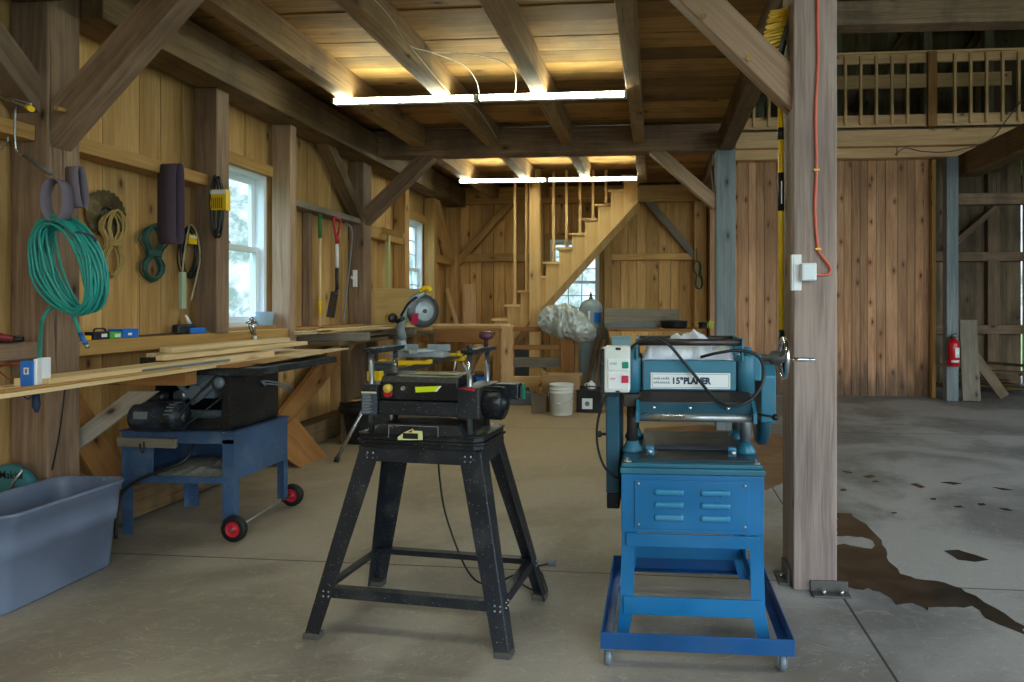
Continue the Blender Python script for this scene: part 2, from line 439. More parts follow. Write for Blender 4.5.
# ================================================================= the setting
def floor_mat():
    m, t, bs = nt('dusty_concrete')
    g = N(t, 'ShaderNodeNewGeometry').outputs['Position']
    sp = N(t, 'ShaderNodeSeparateXYZ'); t.links.new(g, sp.inputs[0]); X, Y = sp.outputs[0], sp.outputs[1]
    n1 = noise(t, g, .9, 6, .6).outputs[0]; n2 = noise(t, g, 7, 6, .2, .65).outputs[0]; n3 = noise(t, g, 60, 3).outputs[0]
    c = mixc(t, ramp(t, n1, .40, .60), lin('#787572'), lin('#a39f99'))
    c = mixc(t, math_(t, 'MULTIPLY', ramp(t, n2, .5, .75), .5), c, lin('#a5a29a'))
    # sawdust trodden into the workshop slabs
    nx = math_(t, 'ADD', X, math_(t, 'MULTIPLY', math_(t, 'SUBTRACT', n1, .5), 2.4))
    dust = math_(t, 'MULTIPLY', ramp(t, nx, .9, .2), ramp(t, nx, -4.3, -2.6))
    dust = math_(t, 'MULTIPLY', dust, ramp(t, Y, 2.8, 6.6, .2, .95))
    dust = math_(t, 'MULTIPLY', dust, ramp(t, n2, .3, .6, .8, 1.))
    c = mixc(t, math_(t, 'MULTIPLY', dust, .95), c, lin('#b59c74'))
    c = mixc(t, math_(t, 'MULTIPLY', ramp(t, n3, .55, .75), .25), c, lin('#57524a'))
    # pale scratches
    wv = noise(t, vscale(t, g, (1.5, 3.5, 1)), 1.3, 4, 3.5).outputs[0]
    ln = math_(t, 'MULTIPLY', ramp(t, math_(t, 'ABSOLUTE', math_(t, 'SUBTRACT', wv, .5)), .0, .008, 1, 0), .38)
    c = mixc(t, ln, c, lin('#d2ccbc'))
    # sawn joints between the slabs
    def joint(ax, pos, wd):
        return ramp(t, math_(t, 'ABSOLUTE', math_(t, 'SUBTRACT', ax, pos)), wd * .5, wd, 1, 0)
    wobY = math_(t, 'ADD', Y, math_(t, 'MULTIPLY', X, .02))
    j = math_(t, 'MAXIMUM', joint(X, .855, .007), joint(wobY, 3.17, .006))
    j = math_(t, 'MAXIMUM', j, joint(X, -3.3, .006)); j = math_(t, 'MAXIMUM', j, joint(Y, 6.9, .006))
    c = mixc(t, math_(t, 'MULTIPLY', j, .85), c, lin('#2d2b28'))
    t.links.new(c, bs.inputs['Base Color'])
    t.links.new(ramp(t, n1, .35, .7, .55, .8), bs.inputs['Roughness'])
    bs.inputs['Specular IOR Level'].default_value = .35
    bp = N(t, 'ShaderNodeBump'); bp.inputs['Strength'].default_value = .4; bp.inputs['Distance'].default_value = .006
    t.links.new(math_(t, 'ADD', n2, math_(t, 'MULTIPLY', j, -2.)), bp.inputs['Height']); t.links.new(bp.outputs[0], bs.inputs['Normal'])
    return m
M_FLOOR = floor_mat()
mb = MB(); mb.box(-3.7, 9, -5, 13.2, -.15, 0); struct(mb.build('floor', M_FLOOR, origin=(0, 0, 0)))
M_GRASS = paint('meadow_grass', '#4d6b2c', .9, 0, .5, '#7d8a45', .8)

def board_wall(name, axis, fixed, a0, a1, z0, z1, mat, w=.2, th=.025, holes=(), side=1, back=True, jit=.006, gaps=(), seed=1, gap=.005):
    """vertical boards; side = direction (+1/-1) in which the boards' outer side lies"""
    rnd = random.Random(seed); mb = MB(); cuts = sorted([h[0] for h in holes] + [h[1] for h in holes] + [a1])
    a = a0; edges = [a0]
    while a < a1 - 1e-6:
        n = a + w * rnd.uniform(.72, 1.25)
        for cx in cuts:
            if a < cx - 1e-6 and (n > cx - .05): n = cx; break
        n = min(n, a1); edges.append(n); a = n
    for e0, e1 in zip(edges[:-1], edges[1:]):
        segs = [(z0, z1)]
        for h in holes:
            if e0 >= h[0] - 1e-6 and e1 <= h[1] + 1e-6:
                ns = []
                for s0, s1 in segs:
                    if h[2] > s0: ns.append((s0, h[2]))
                    if h[3] < s1: ns.append((h[3], s1))
                segs = ns
        d = rnd.uniform(0, jit); gp = gap
        for gx, gw in gaps:
            if e0 <= gx < e1: gp = gw
        for s0, s1 in segs:
            if s1 - s0 < .01: continue
            if axis == 'y': mb.box(min(fixed + side * d, fixed + side * th), max(fixed + side * d, fixed + side * th), e0, e1 - gp, s0, s1)
            else: mb.box(e0, e1 - gp, min(fixed + side * d, fixed + side * th), max(fixed + side * d, fixed + side * th), s0, s1)
    if back:   # backing sheet added behind the boards so no daylight leaks through the gaps
        f0, f1 = sorted((fixed + side * th, fixed + side * (th + .02)))
        def bk(x0, x1, q0, q1):
            if q1 - q0 < .01 or x1 - x0 < .01: return
            if axis == 'y': mb.box(f0, f1, x0, x1, q0, q1)
            else: mb.box(x0, x1, f0, f1, q0, q1)
        xs = sorted(set([a0, a1] + [h[0] for h in holes] + [h[1] for h in holes]))
        for x0, x1 in zip(xs[:-1], xs[1:]):
            hh = [h for h in holes if h[0] <= x0 + 1e-6 and h[1] >= x1 - 1e-6]
            if hh: bk(x0, x1, z0, hh[0][2]); bk(x0, x1, hh[0][3], z1)
            else: bk(x0, x1, z0, z1)
    return struct(mb.build(name, mat, origin=(fixed, a0, z0) if axis == 'y' else (a0, fixed, z0)))

W1 = (4.59, 5.40, 1.16, 2.47)      # window openings in the left wall (y0,y1,z0,z1)
W2 = (8.40, 9.20, 1.16, 2.55)
W3 = (-1.72, -.90, 1.02, 2.42)     # in the back wall (x0,x1,z0,z1)
board_wall('wall_left', 'y', -3.42, -5, 10.42, 0, 3.3, W_WALL, .24, .025, (W1, W2), -1, seed=3)
board_wall('wall_back', 'x', 10.4, -3.42, .84, 0, 3.35, W_BACK, .17, .03, (W3,), 1, seed=5, gap=.012, jit=.014)
board_wall('wall_partition', 'x', 9.75, .83, 4.02, 0, 3.5, W_RED, .145, .03, (), 1, seed=8, jit=.004, gap=.007)
board_wall('wall_stall', 'x', 11.5, 3.6, 8.6, 0, 3.86, W_STALL, .26, .025, (), 1, back=False, gaps=((6.1, .035),), seed=4)
# upper and outer shell of the barn
mb = MB(); mb.box(8.6, 8.7, 5, 13.2, 0, 6.6); mb.box(8.6, 8.7, -5, 5, 4.2, 6.6); mb.box(8.6, 8.7, -5, -3.5, 0, 4.2); struct(mb.build('wall_right', W_STALL, origin=(8.6, 0, 0)))  # wide unseen doorway added in this wall to bring in more daylight
mb = MB(); mb.box(-3.5, .4, -5.1, -5, 0, 6.6); mb.box(8.2, 8.7, -5.1, -5, 0, 6.6); mb.box(.4, 8.2, -5.1, -5, 5.8, 6.6); mb.box(-3.5, 8.7, -5.1, -5, 6.6, 8.4)  # unseen door opening enlarged to let more daylight in
struct(mb.build('wall_front', W_STALL, origin=(0, -5, 0)))
board_wall('wall_loft', 'x', 13.1, -3.5, 8.6, 3.4, 8.0, W_STALL, .28, .025, (), 1, seed=11)
mb = MB(); mb.box(-3.5, -3.44, -5, 13.1, 3.3, 5.4); struct(mb.build('wall_upper_left', W_STALL, origin=(-3.5, 0, 3.3)))
mb = MB()
mb.prism([(-3.8, -5.2, 5.2), (2.6, -5.2, 8.6), (9.0, -5.2, 6.2), (9.0, -5.2, 6.3), (2.6, -5.2, 8.75), (-3.8, -5.2, 5.35)], (0, 18.6, 0))
struct(mb.build('roof', W_STALL, origin=(0, 0, 5.2)))
# ceiling boards of the workshop bay (run across), the loft floor above them
mb = MB(); y = -5.0; rr = random.Random(2)
while y < 10.38:
    w = rr.uniform(.17, .27); y1 = min(y + w, 10.4)
    z = 3.30 + rr.uniform(0, .008)
    mb.box(-3.42, .86, y, y1 - .004, z, 3.34); y = y1
mb.box(-3.42, .86, -5, 10.4, 3.341, 3.36)
struct(mb.build('ceiling', W_CEIL, origin=(0, 0, 3.3)))
mb = MB(); y = 9.56
while y < 13.1:
    mb.box(.84, 8.6, y, min(y + .22, 13.1) - .004, 3.87, 3.9); y += .22
struct(mb.build('ceiling_loft', W_STALL, origin=(4, 11, 3.87)))
board_wall('wall_side', 'y', .86, 9.79, 10.44, 0, 3.5, W_RED, .15, .02, (), -1, back=False, seed=9)
mb = MB(); mb.box(8.55, 8.6, 9.6, 11.5, 0, 3.86); struct(mb.build('wall_stall_right', W_STALL))
mb = MB(); mb.box(4.02, 4.06, 9.78, 11.5, 0, 3.86); struct(mb.build('wall_stall_left', W_STALL))

# ---------------------------------------------------------------- windows
M_GLASS, _t, _b = nt('window_glass')
_tr = _t.nodes.new('ShaderNodeBsdfTransparent'); _gl = _t.nodes.new('ShaderNodeBsdfGlossy'); _gl.inputs['Roughness'].default_value = .03
_mx = _t.nodes.new('ShaderNodeMixShader'); _mx.inputs[0].default_value = .06; _tr.inputs[0].default_value = (.86, .95, 1, 1)
_t.links.new(_tr.outputs[0], _mx.inputs[1]); _t.links.new(_gl.outputs[0], _mx.inputs[2])
_t.links.new(_mx.outputs[0], [n for n in _t.nodes if n.type == 'OUTPUT_MATERIAL'][0].inputs[0])
def window(name, axis, fixed, a0, a1, z0, z1, cols=0, rows=0):
    """double-hung window; the glass stands beyond `fixed` (outward)"""
    sgn = -1 if axis == 'y' else 1
    root = bpy.data.objects.new(name, None); COL.objects.link(root)
    loc = (fixed, (a0 + a1) / 2, z0) if axis == 'y' else ((a0 + a1) / 2, fixed, z0)
    root.location = loc; ORG[root.name] = (V(loc), 0); root['kind'] = 'structure'
    def bx(mb, u0, u1, d0, d1, q0, q1):
        d0, d1 = sorted((fixed + sgn * d0, fixed + sgn * d1))
        if axis == 'y': mb.box(d0, d1, u0, u1, q0, q1)
        else: mb.box(u0, u1, d0, d1, q0, q1)
    f = .035
    mb = MB(); bx(mb, a0, a0 + f, 0, .13, z0, z1); bx(mb, a1 - f, a1, 0, .13, z0, z1); bx(mb, a0 + f, a1 - f, 0, .13, z0, z0 + f); bx(mb, a0 + f, a1 - f, 0, .13, z1 - f, z1)
    mb.build('window_frame', M_WINDOWW, root)
    zm = (z0 + z1) / 2; iw = .045
    for k, (q0, q1, d) in enumerate(((z0 + f, zm + .025, .045), (zm - .02, z1 - f, .085))):
        mb = MB(); u0, u1 = a0 + f, a1 - f
        bx(mb, u0, u0 + iw, d, d + .032, q0, q1); bx(mb, u1 - iw, u1, d, d + .032, q0, q1)
        bx(mb, u0 + iw, u1 - iw, d, d + .032, q0, q0 + iw); bx(mb, u0 + iw, u1 - iw, d, d + .032, q1 - iw, q1)
        for i in range(1, cols): uu = u0 + iw + (u1 - u0 - 2 * iw) * i / cols; bx(mb, uu - .008, uu + .008, d + .006, d + .026, q0 + iw, q1 - iw)
        for i in range(1, rows): zz = q0 + iw + (q1 - q0 - 2 * iw) * i / rows; bx(mb, u0 + iw, u1 - iw, d + .007, d + .025, zz - .008, zz + .008)
        s = mb.build('sash', M_WINDOWW, root)
        g = MB(); bx(g, u0 + iw - .005, u1 - iw + .005, d + .014, d + .018, q0 + iw - .005, q1 - iw + .005)
        g.build('pane', M_GLASS, s)
    mb = MB(); bx(mb, a0 + .3, a0 + .36, .02, .045, zm + .025, zm + .04); mb.build('latch', M_STEEL, root)
window('window_1', 'y', -3.42, *W1)
window('window_2', 'y', -3.42, *W2, cols=3, rows=3)
window('window_3', 'x', 10.4, *W3, cols=3, rows=3)
def casing(name, pts):
    mb = MB()
    for p in pts: mb.box(*p)
    struct(mb.build(name, W_LEDGE, bevel=.002))
casing('trim_1', [(-3.42, -3.36, 4.59, 5.40, 2.47, 2.56), (-3.42, -3.33, 4.59, 5.40, 1.12, 1.16)])
casing('trim_2', [(-3.42, -3.385, 8.28, 9.32, 2.55, 2.66), (-3.42, -3.385, 8.28, 8.40, 1.16, 2.55), (-3.42, -3.33, 8.28, 9.32, 1.12, 1.16)])
casing('trim_3', [(-1.82, -.82, 10.36, 10.4, 2.42, 2.52), (-1.80, -1.72, 10.36, 10.4, 1.0, 2.42), (-.90, -.80, 10.36, 10.4, 1.0, 2.42)])

# ---------------------------------------------------------------- timber frame
def timber(name, label, cat, p, q, w, t, mat, group=None, up=(0, 0, 1), bevel=.006, pegs=()):
    mb = MB(); mb.beam(p, q, w, t, up)
    o = mb.build(name, mat, bevel=bevel, origin=p)
    tag(o, label, cat, group)
    for a, b in pegs:
        k = MB(); k.cyl(a, b, .013, n=8); k.build('peg', W_LEDGE, o)
    return o
def post(label, x0, x1, y0, y1, z0, z1, mat, group='barn frame posts', name='timber_post'):
    mb = MB(); mb.box(x0, x1, y0, y1, z0, z1); o = mb.build(name, mat, bevel=.008); tag(o, label, 'post', group); return o
post('thick weathered brown post at the left edge carrying the coiled hose', -3.41, -3.2, 3.14, 3.335, 0, 3.295, W_TIMB)
post('grey weathered wall post behind the shovel, where the crossbeam lands', -3.41, -3.235, 6.9, 7.1, 0, 3.0, W_TIMB)
post('corner post of the workshop left of the stairs, pale brown', -3.41, -3.2, 10.2, 10.39, 0, 3.0, W_BACK)
np_ = post('near grey squared post right of the blue planer with an orange cord', .645, .845, 3.05, 3.31, 0, 3.02, W_POST)
mb = MB(); mb.box(.72, .89, 3.035, 3.048, .001, .055); mb.box(.72, .89, 2.98, 3.035, .001, .010); mb.box(.59, .642, 3.10, 3.25, .001, .012); mb.box(.628, .643, 3.10, 3.25, .012, .08); mb.split('foot_bracket', M_DKWOODH, np_, bevel=.002)
mb = MB()
for p in ((.77, 3.0, .010), (.85, 3.0, .010), (.61, 3.17, .012)): mb.cyl(p, (p[0], p[1], p[2] + .02), .011, n=6)
mb.split('anchor_bolt', M_STEEL, np_)
post('blue-grey painted post in the middle distance under the crossbeam end', .65, .855, 6.9, 7.1, 0, 3.0, W_BLUE)
post('brown corner post at the right end of the back wall, green cord hanging on it', .62, .815, 10.2, 10.395, 0, 3.0, W_BACK)
post('narrow blue-grey post carrying the red extinguisher, right of the partition', 4.07, 4.23, 9.30, 9.43, 0, 3.42, W_BLUE)
mb = MB(); mb.box(4.0, 4.05, 9.6, 9.7, 0, 3.45); tag(mb.build('door_jamb', W_LEDGE, bevel=.003), 'thin tan trim strip at the right edge of the reddish partition', 'trim')
timber('timber_girder', 'heavy brown crossbeam spanning the workshop between the two strip lights', 'beam', (-3.41, 7.01, 3.14), (.86, 7.01, 3.14), .22, .28, W_TIMB, 'barn frame beams')
timber('timber_plate', 'dark wall plate on the camera side of the thick left post, over the left wall', 'beam', (-3.22, -4.9, 3.08), (-3.22, 3.135, 3.08), .3, .29, W_TIMBD, 'barn frame beams')
timber('timber_plate', 'dark wall plate running back along the top of the left wall', 'beam', (-3.22, 3.34, 3.08), (-3.22, 10.2, 3.08), .3, .29, W_TIMBD, 'barn frame beams')
timber('timber_tie_beam', 'dark beam running overhead from the near post to the blue-grey post', 'beam', (.755, -4.9, 3.10), (.755, 10.3, 3.10), .15, .22, W_TIMBD, 'barn frame beams')
timber('timber_back_plate', 'pale brown beam along the top of the back wall behind the stairs', 'beam', (-3.2, 10.32, 3.13), (.83, 10.32, 3.13), .14, .26, W_BACK, 'barn frame beams')
timber('timber_tie_beam', 'dark crossbeam high over the open bay above the loft railing', 'beam', (.87, 7.01, 4.42), (8.6, 7.01, 4.34), .22, .25, W_TIMB, 'barn frame beams')
timber('timber_girder', 'massive dark beam coming forward from the narrow post at the right edge', 'beam', (4.45, 9.5, 3.32), (4.45, 2.5, 3.32), .3, .3, W_TIMBD, 'barn frame beams')
jl = ['leftmost heavy ceiling joist, its side lit yellow', 'second ceiling joist from the left, white wire stapled along it', 'third ceiling joist from the left, above the joint of the lamp tubes', 'fourth ceiling joist from the left, at the right end of the lamps']
for k, x in enumerate((-2.60, -1.775, -.95, -.175)):
    w = (.13, .13, .125, .12)[k]
    timber('ceiling_joist', jl[k] + ', front bay', 'joist', (x, -4.9, 3.19), (x, 6.9, 3.19), w, .22, W_JOIST, 'ceiling joists')
    timber('ceiling_joist', ['short joist stub behind the crossbeam nearest the left wall', 'joist behind the crossbeam over the left lamp of the far strip', 'joist behind the crossbeam over the right lamp of the far strip', 'joist behind the crossbeam at the top of the stairs'][k], 'joist', (x, 7.12, 3.19), (x, 10.25 if k < 2 else (8.9 if k == 2 else 9.1), 3.19), w, .22, W_JOIST, 'ceiling joists')
# studs, girts and ledges on the left wall
timber('wall_stud', 'wide rough stud left of the near window', 'stud', (-3.285, 4.52, 1.13), (-3.285, 4.52, 2.93), .17, .14, W_TIMB, 'wall studs', up=(0, 1, 0))
timber('wall_stud', 'reddish stud forming the right side of the near window', 'stud', (-3.285, 5.45, 1.0), (-3.285, 5.45, 2.93), .17, .10, W_BRACE, 'wall studs', up=(0, 1, 0))
timber('wall_stud', 'narrow stud beside the green-handled rake', 'stud', (-3.37, 5.98, 1.14), (-3.37, 5.98, 2.24), .08, .045, W_TIMB, 'wall studs', up=(0, 1, 0))
timber('wall_stud', 'stud on the left of the far window', 'stud', (-3.33, 8.2, 0.9), (-3.33, 8.2, 2.93), .16, .14, W_BACK, 'wall studs', up=(0, 1, 0))
timber('wall_stud', 'sunlit pale stud on the right of the far window', 'stud', (-3.33, 9.30, 0.9), (-3.33, 9.30, 2.93), .16, .14, W_LEDGE, 'wall studs', up=(0, 1, 0))
timber('wall_girt', 'horizontal rail above the sanding belt on the left wall', 'rail', (-3.335, 3.34, 2.25), (-3.335, 4.45, 2.25), .15, .085, W_LEDGE, 'wall rails')
timber('wall_girt', 'grey rail above the hanging shovel and rake', 'rail', (-3.33, 5.5, 2.27), (-3.33, 6.9, 2.27), .16, .06, W_OLDGREY, 'wall rails')
timber('wall_girt', 'rail in the far bay under the long brace, left of the far window', 'rail', (-3.34, 7.1, 2.20), (-3.34, 8.13, 2.20), .14, .14, W_LEDGE, 'wall rails')
timber('wall_girt', 'rail right of the far window reaching the corner', 'rail', (-3.34, 9.37, 2.05), (-3.34, 10.2, 2.05), .14, .12, W_LEDGE, 'wall rails')
timber('wall_ledge', 'long tan ledge under the tools on the left wall', 'ledge', (-3.32, 3.34, 1.09), (-3.32, 6.88, 1.09), .2, .085, W_LEDGE, 'wall rails')
timber('wall_ledge', 'short brown ledge left of the thick post', 'ledge', (-3.32, 2.0, 1.10), (-3.32, 3.13, 1.10), .2, .09, W_TIMB, 'wall rails')
timber('wall_girt', 'lower rail left of the thick post at the picture edge', 'rail', (-3.33, 1.6, 2.24), (-3.33, 3.13, 2.24), .15, .08, W_LEDGE, 'wall rails')
timber('wall_sill', 'brown sill timber on the floor along the left wall', 'sill', (-3.3, 3.35, .12), (-3.3, 10.2, .12), .2, .2, W_TIMBD, 'wall rails')
timber('wall_brace', 'wide low brace board slanting behind the saw table end', 'brace', (-3.28, 5.2, .22), (-3.28, 6.85, 1.05), .05, .26, W_BROWN, 'wall braces', up=(1, 0, 0)) if False else None
mb = MB(); mb.prism([(-3.3, 5.05, .22), (-3.3, 5.4, .22), (-3.3, 6.88, .98), (-3.3, 6.88, 1.04), (-3.3, 6.45, 1.04)], (.05, 0, 0))
tag(mb.build('wall_brace', W_BROWN, bevel=.003), 'wide low brace board slanting behind the end of the saw table', 'brace', 'timber braces')
mb = MB(); mb.prism([(-3.35, 3.6, .22), (-3.35, 3.85, .22), (-3.35, 3.36, .95), (-3.35, 3.36, .6)], (.05, 0, 0))
tag(mb.build('wall_brace', W_BROWN, bevel=.003), 'dark low brace board rising behind the motor of the table saw', 'brace', 'timber braces')
# girt and frame of the back wall
timber('wall_girt', 'horizontal rail of the back wall left of the stairs', 'rail', (-3.2, 10.33, 2.12), (-1.85, 10.33, 2.12), .13, .13, W_BACK, 'wall rails')
timber('wall_girt', 'horizontal rail of the back wall right of the stairs', 'rail', (-.70, 10.33, 2.12), (.62, 10.33, 2.12), .13, .1, W_BACK, 'wall rails')
timber('wall_girt', 'low rail of the back wall beside the corner', 'rail', (-3.2, 10.33, .62), (-1.85, 10.33, .62), .13, .16, W_BACK, 'wall rails')
for x, lb in ((-1.86, 'back wall stud left of the far grid window'), (-.76, 'back wall stud right of the far grid window')):
    timber('wall_stud', lb, 'stud', (x, 10.33, 0), (x, 10.33, 3.0), .11, .13, W_BACK, 'wall studs', up=(0, 1, 0))
# braces
BG = 'timber braces'
P = at
timber('timber_brace', 'thick brace rising from the near left post to the ceiling', 'brace', at(66, 122, 3.22) - (at(166, 8, 3.22) - at(66, 122, 3.22)) * .16, at(166, 8, 3.22) + (at(166, 8, 3.22) - at(66, 122, 3.22)) * .3, .165, .12, W_TIMB, BG, up=(0, 1, 0), pegs=(((-3.1, 3.14, 2.36), (-3.1, 3.09, 2.36)),))
timber('timber_brace', 'brace along the wall left of the thick left post, cut by the frame', 'brace', (-3.32, 3.24, 2.36), (-3.32, 2.5, 3.06), .15, .16, W_TIMB, BG, up=(1, 0, 0))
timber('timber_brace', 'brace from the grey left wall post up to the crossbeam', 'brace', (-3.30, 7.0, 2.28), (-2.50, 7.0, 3.03), .15, .135, W_TIMB, BG, up=(0, 1, 0))
timber('timber_brace', 'shaded wall brace leaning up and left above the rake', 'brace', (-3.3, 6.92, 2.3), (-3.3, 6.15, 2.98), .12, .13, W_TIMBD, BG, up=(1, 0, 0))
timber('timber_brace', 'long pale brace from the near right post up toward the ceiling', 'brace', at(806, 106.5, 3.15), at(668, -28, 3.15), .155, .11, W_BRACE, BG, up=(0, 1, 0),
       pegs=((tuple(at(749, 58, 3.095)), tuple(at(749, 58, 3.08))), (tuple(at(704, 16, 3.095)), tuple(at(704, 16, 3.08)))))
timber('timber_brace', 'brace from the blue-grey post up and left to the crossbeam', 'brace', (.67, 7.0, 2.42), (-.02, 7.0, 3.04), .13, .135, W_BRACE, BG, up=(0, 1, 0))
timber('timber_brace', 'dark brace running back from the blue-grey post under the overhead beam', 'brace', (.74, 7.08, 2.35), (.74, 7.9, 3.05), .12, .14, W_TIMBD, BG, up=(1, 0, 0))
timber('timber_brace', 'brace in the upper left corner of the back wall', 'brace', (-3.25, 10.32, 1.9 + .12), (-2.35, 10.32, 3.02), .12, .13, W_BACK, BG, up=(0, 1, 0))
timber('timber_brace', 'grey brace in the upper right corner of the back wall', 'brace', (.66, 10.32, 2.1), (-.12, 10.32, 3.02), .12, .13, W_OLDGREY, BG, up=(0, 1, 0))
timber('timber_brace', 'wall brace right of the far window near the corner', 'brace', (-3.33, 10.15, 2.1), (-3.33, 9.45, 2.95), .12, .13, W_BACK, BG, up=(1, 0, 0))
# ---------------------------------------------------------------- loft railing
timber('loft_rim_beam', 'long pale rim beam under the loft railing', 'beam', (.87, 9.52, 3.745), (8.6, 9.52, 3.745), .09, .23, W_RAIL, 'loft beams')
timber('loft_support_beam', 'darker beam tucked under the loft rim above the partition', 'beam', (.87, 9.66, 3.56), (4.6, 9.66, 3.56), .16, .15, W_RAIL, 'loft beams')
timber('stall_lintel', 'tan horizontal beam over the dark stall', 'beam', (4.25, 9.45, 2.84), (8.6, 9.45, 2.84), .12, .16, W_TIMB, 'loft beams')
rl = thing('loft_railing', 'wooden loft railing with square balusters above the partition', 'railing', (.9, 9.5, 3.86))
mb = MB(); mb.box(.87, 8.6, 9.46, 9.50, 4.81, 4.94); mb.box(.87, 8.6, 9.44, 9.53, 4.942, 4.972); mb.build('top_rail', W_RAIL, rl, bevel=.002)
mb = MB(); mb.box(.87, 8.6, 9.46, 9.50, 3.90, 4.07); mb.build('bottom_rail', W_RAIL, rl, bevel=.002)
mb = MB(); mb.box(3.86, 3.98, 9.39, 9.458, 3.88, 4.94); mb.build('newel', W_BROWN, rl, bevel=.002)
x = 1.0; nb = 0
base = None
while x < 6.6:
    if abs(x - 3.92) > .12:
        if base is None:
            mb = MB(); mb.box(x - .018, x + .018, 9.418, 9.456, 3.93, 4.91); base = mb.build('baluster', W_RAIL, rl); bx0 = x
        else:
            c = base.copy(); COL.objects.link(c); c.parent = rl; c.location = (x - bx0, 0, 0)
    x += .216
timber('loft_rail', 'bright horizontal board inside the loft behind the railing', 'board', (.9, 11.6, 5.27), (6.15, 11.6, 5.27), .05, .24, W_RAIL, 'loft beams')
for k, (x, lb) in enumerate(((2.6, 'leftmost slanting rafter in the dark loft'), (3.9, 'middle slanting rafter in the dark loft'), (5.3, 'right slanting rafter in the dark loft'))):
    timber('loft_brace', lb, 'brace', (x, 12.9, 5.2), (x + 1.5, 12.9, 7.4), .14, .15, W_TIMBD, 'loft braces', up=(0, 1, 0))
for x, lb in ((2.0, 'leftmost upright post in the dark loft'), (3.45, 'second upright post in the dark loft'), (5.1, 'third upright post in the dark loft'), (6.2, 'rightmost upright post in the dark loft')):
    timber('loft_post', lb, 'post', (x, 12.5, 3.9), (x, 12.5, 6.6), .16, .16, W_OLDGREY, 'loft posts', up=(0, 1, 0))
timber('loft_board', 'tan board high in the loft at the right edge', 'board', (5.3, 12.7, 6.78), (8.4, 12.7, 6.78), .05, .35, W_RAIL, 'loft beams')
# stall on the right
for z, lb in ((2.17, 'upper horizontal rail of the dark stall wall'), (.93, 'lower horizontal rail of the dark stall wall')):
    timber('stall_girt', lb, 'rail', (4.07, 11.4, z), (8.5, 11.4, z), .12, .15, W_TIMB, 'stall rails')
for x, lb in ((4.65, 'left upright stud of the dark stall wall'), (5.75, 'middle upright stud of the dark stall wall')):
    timber('stall_stud', lb, 'stud', (x, 11.42, 0), (x, 11.42, 3.6), .2, .1, W_TIMB, 'stall studs', up=(0, 1, 0))
timber('stall_brace', 'diagonal brace of the dark stall wall', 'brace', (4.95, 11.33, 2.3), (5.75, 11.33, 3.0), .1, .18, W_TIMB, BG, up=(0, 1, 0))
from mathutils import noise as mnoise
# ================================================================= blue thickness planer on its mobile base
mbase = thing('mobile_base', 'low blue angle-iron dolly on casters under the blue planer', 'mobile base', (.15, 2.70, 0))
mb = MB()
X0, X1, Y0, Y1, ZB, ZT = -.20, .50, 2.34, 3.07, .072, .132
mb.box(X0, X1, Y0, Y0 + .005, ZB, ZT); mb.box(X0, X1, Y1 - .005, Y1, ZB, ZT); mb.box(X0, X0 + .005, Y0 + .005, Y1 - .005, ZB, ZT); mb.box(X1 - .005, X1, Y0 + .005, Y1 - .005, ZB, ZT)
mb.box(X0 + .005, X1 - .005, Y0 + .005, Y0 + .04, ZB, ZB + .005); mb.box(X0 + .005, X1 - .005, Y1 - .04, Y1 - .005, ZB, ZB + .005)
mb.box(X0 + .005, X0 + .04, Y0 + .04, Y1 - .04, ZB, ZB + .005); mb.box(X1 - .04, X1 - .005, Y0 + .04, Y1 - .04, ZB, ZB + .005)
mb.build('frame', M_DOLLY, mbase, bevel=.0012)
for cx, cy in ((-.172, 2.37), (.462, 2.38), (-.172, 3.03), (.462, 3.03)):
    mb = MB(); mb.box(cx - .03, cx + .03, cy - .025, cy + .025, .066, .0715); mb.box(cx - .018, cx - .014, cy - .02, cy + .02, .02, .066); mb.box(cx + .014, cx + .018, cy - .02, cy + .02, .02, .066)
    c = mb.build('caster', M_STEEL, mbase)
    mb = MB(); mb.lathe([(.010, -.013), (.029, -.012), (.032, -.008), (.032, .008), (.029, .012), (.010, .013)], (cx, cy, .0325), (1, 0, 0), 24); mb.build('wheel', M_METALGREY, c)
pl = thing('thickness_planer', 'blue floor-standing thickness planer with ivory switch box and white nameplate', 'planer', (.14, 2.72, .07))
# stand legs: bent sheet, flared feet
def leg_poly(u, Yp): return [at(a, b, Yp) for a, b in u]
LZ = .0715
for side in (0, 1):
    if side == 0: xs = [(-.126, .47), (-.076, .47), (-.082, .17), (-.10, LZ), (-.148, LZ), (-.134, .18)]
    else: xs = [(.406, .47), (.356, .47), (.362, .17), (.385, LZ), (.433, LZ), (.414, .18)]
    for fy, sg in ((2.45, 1), (2.99, -1)):
        mb = MB(); mb.prism([(x, fy, z) for x, z in xs], (0, sg * .004, 0))
        # side flange
        ox = [xs[0], xs[5], xs[4]]; dx = .004 if side == 0 else -.004
        mb.prism([(ox[0][0], fy + sg * .004, ox[0][1]), (ox[0][0], fy + sg * .05, ox[0][1]), (ox[1][0], fy + sg * .05, ox[1][1]), (ox[1][0], fy + sg * .004, ox[1][1])], (dx, 0, 0))
        mb.prism([(ox[1][0], fy + sg * .004, ox[1][1]), (ox[1][0], fy + sg * .05, ox[1][1]), (ox[2][0], fy + sg * .05, ox[2][1]), (ox[2][0], fy + sg * .004, ox[2][1])], (dx, 0, 0))
        lg = mb.build('leg', M_SKY, pl)
        mb = MB()
        for bz in ((.455), (.215), (.17)):
            bxp = (-.1 if side == 0 else .385)
            mb.sphere((bxp + (.0), fy - sg * .002, bz), (.007, .004, .007), 8, 6)
        mb.split('bolt', M_STEEL, lg)
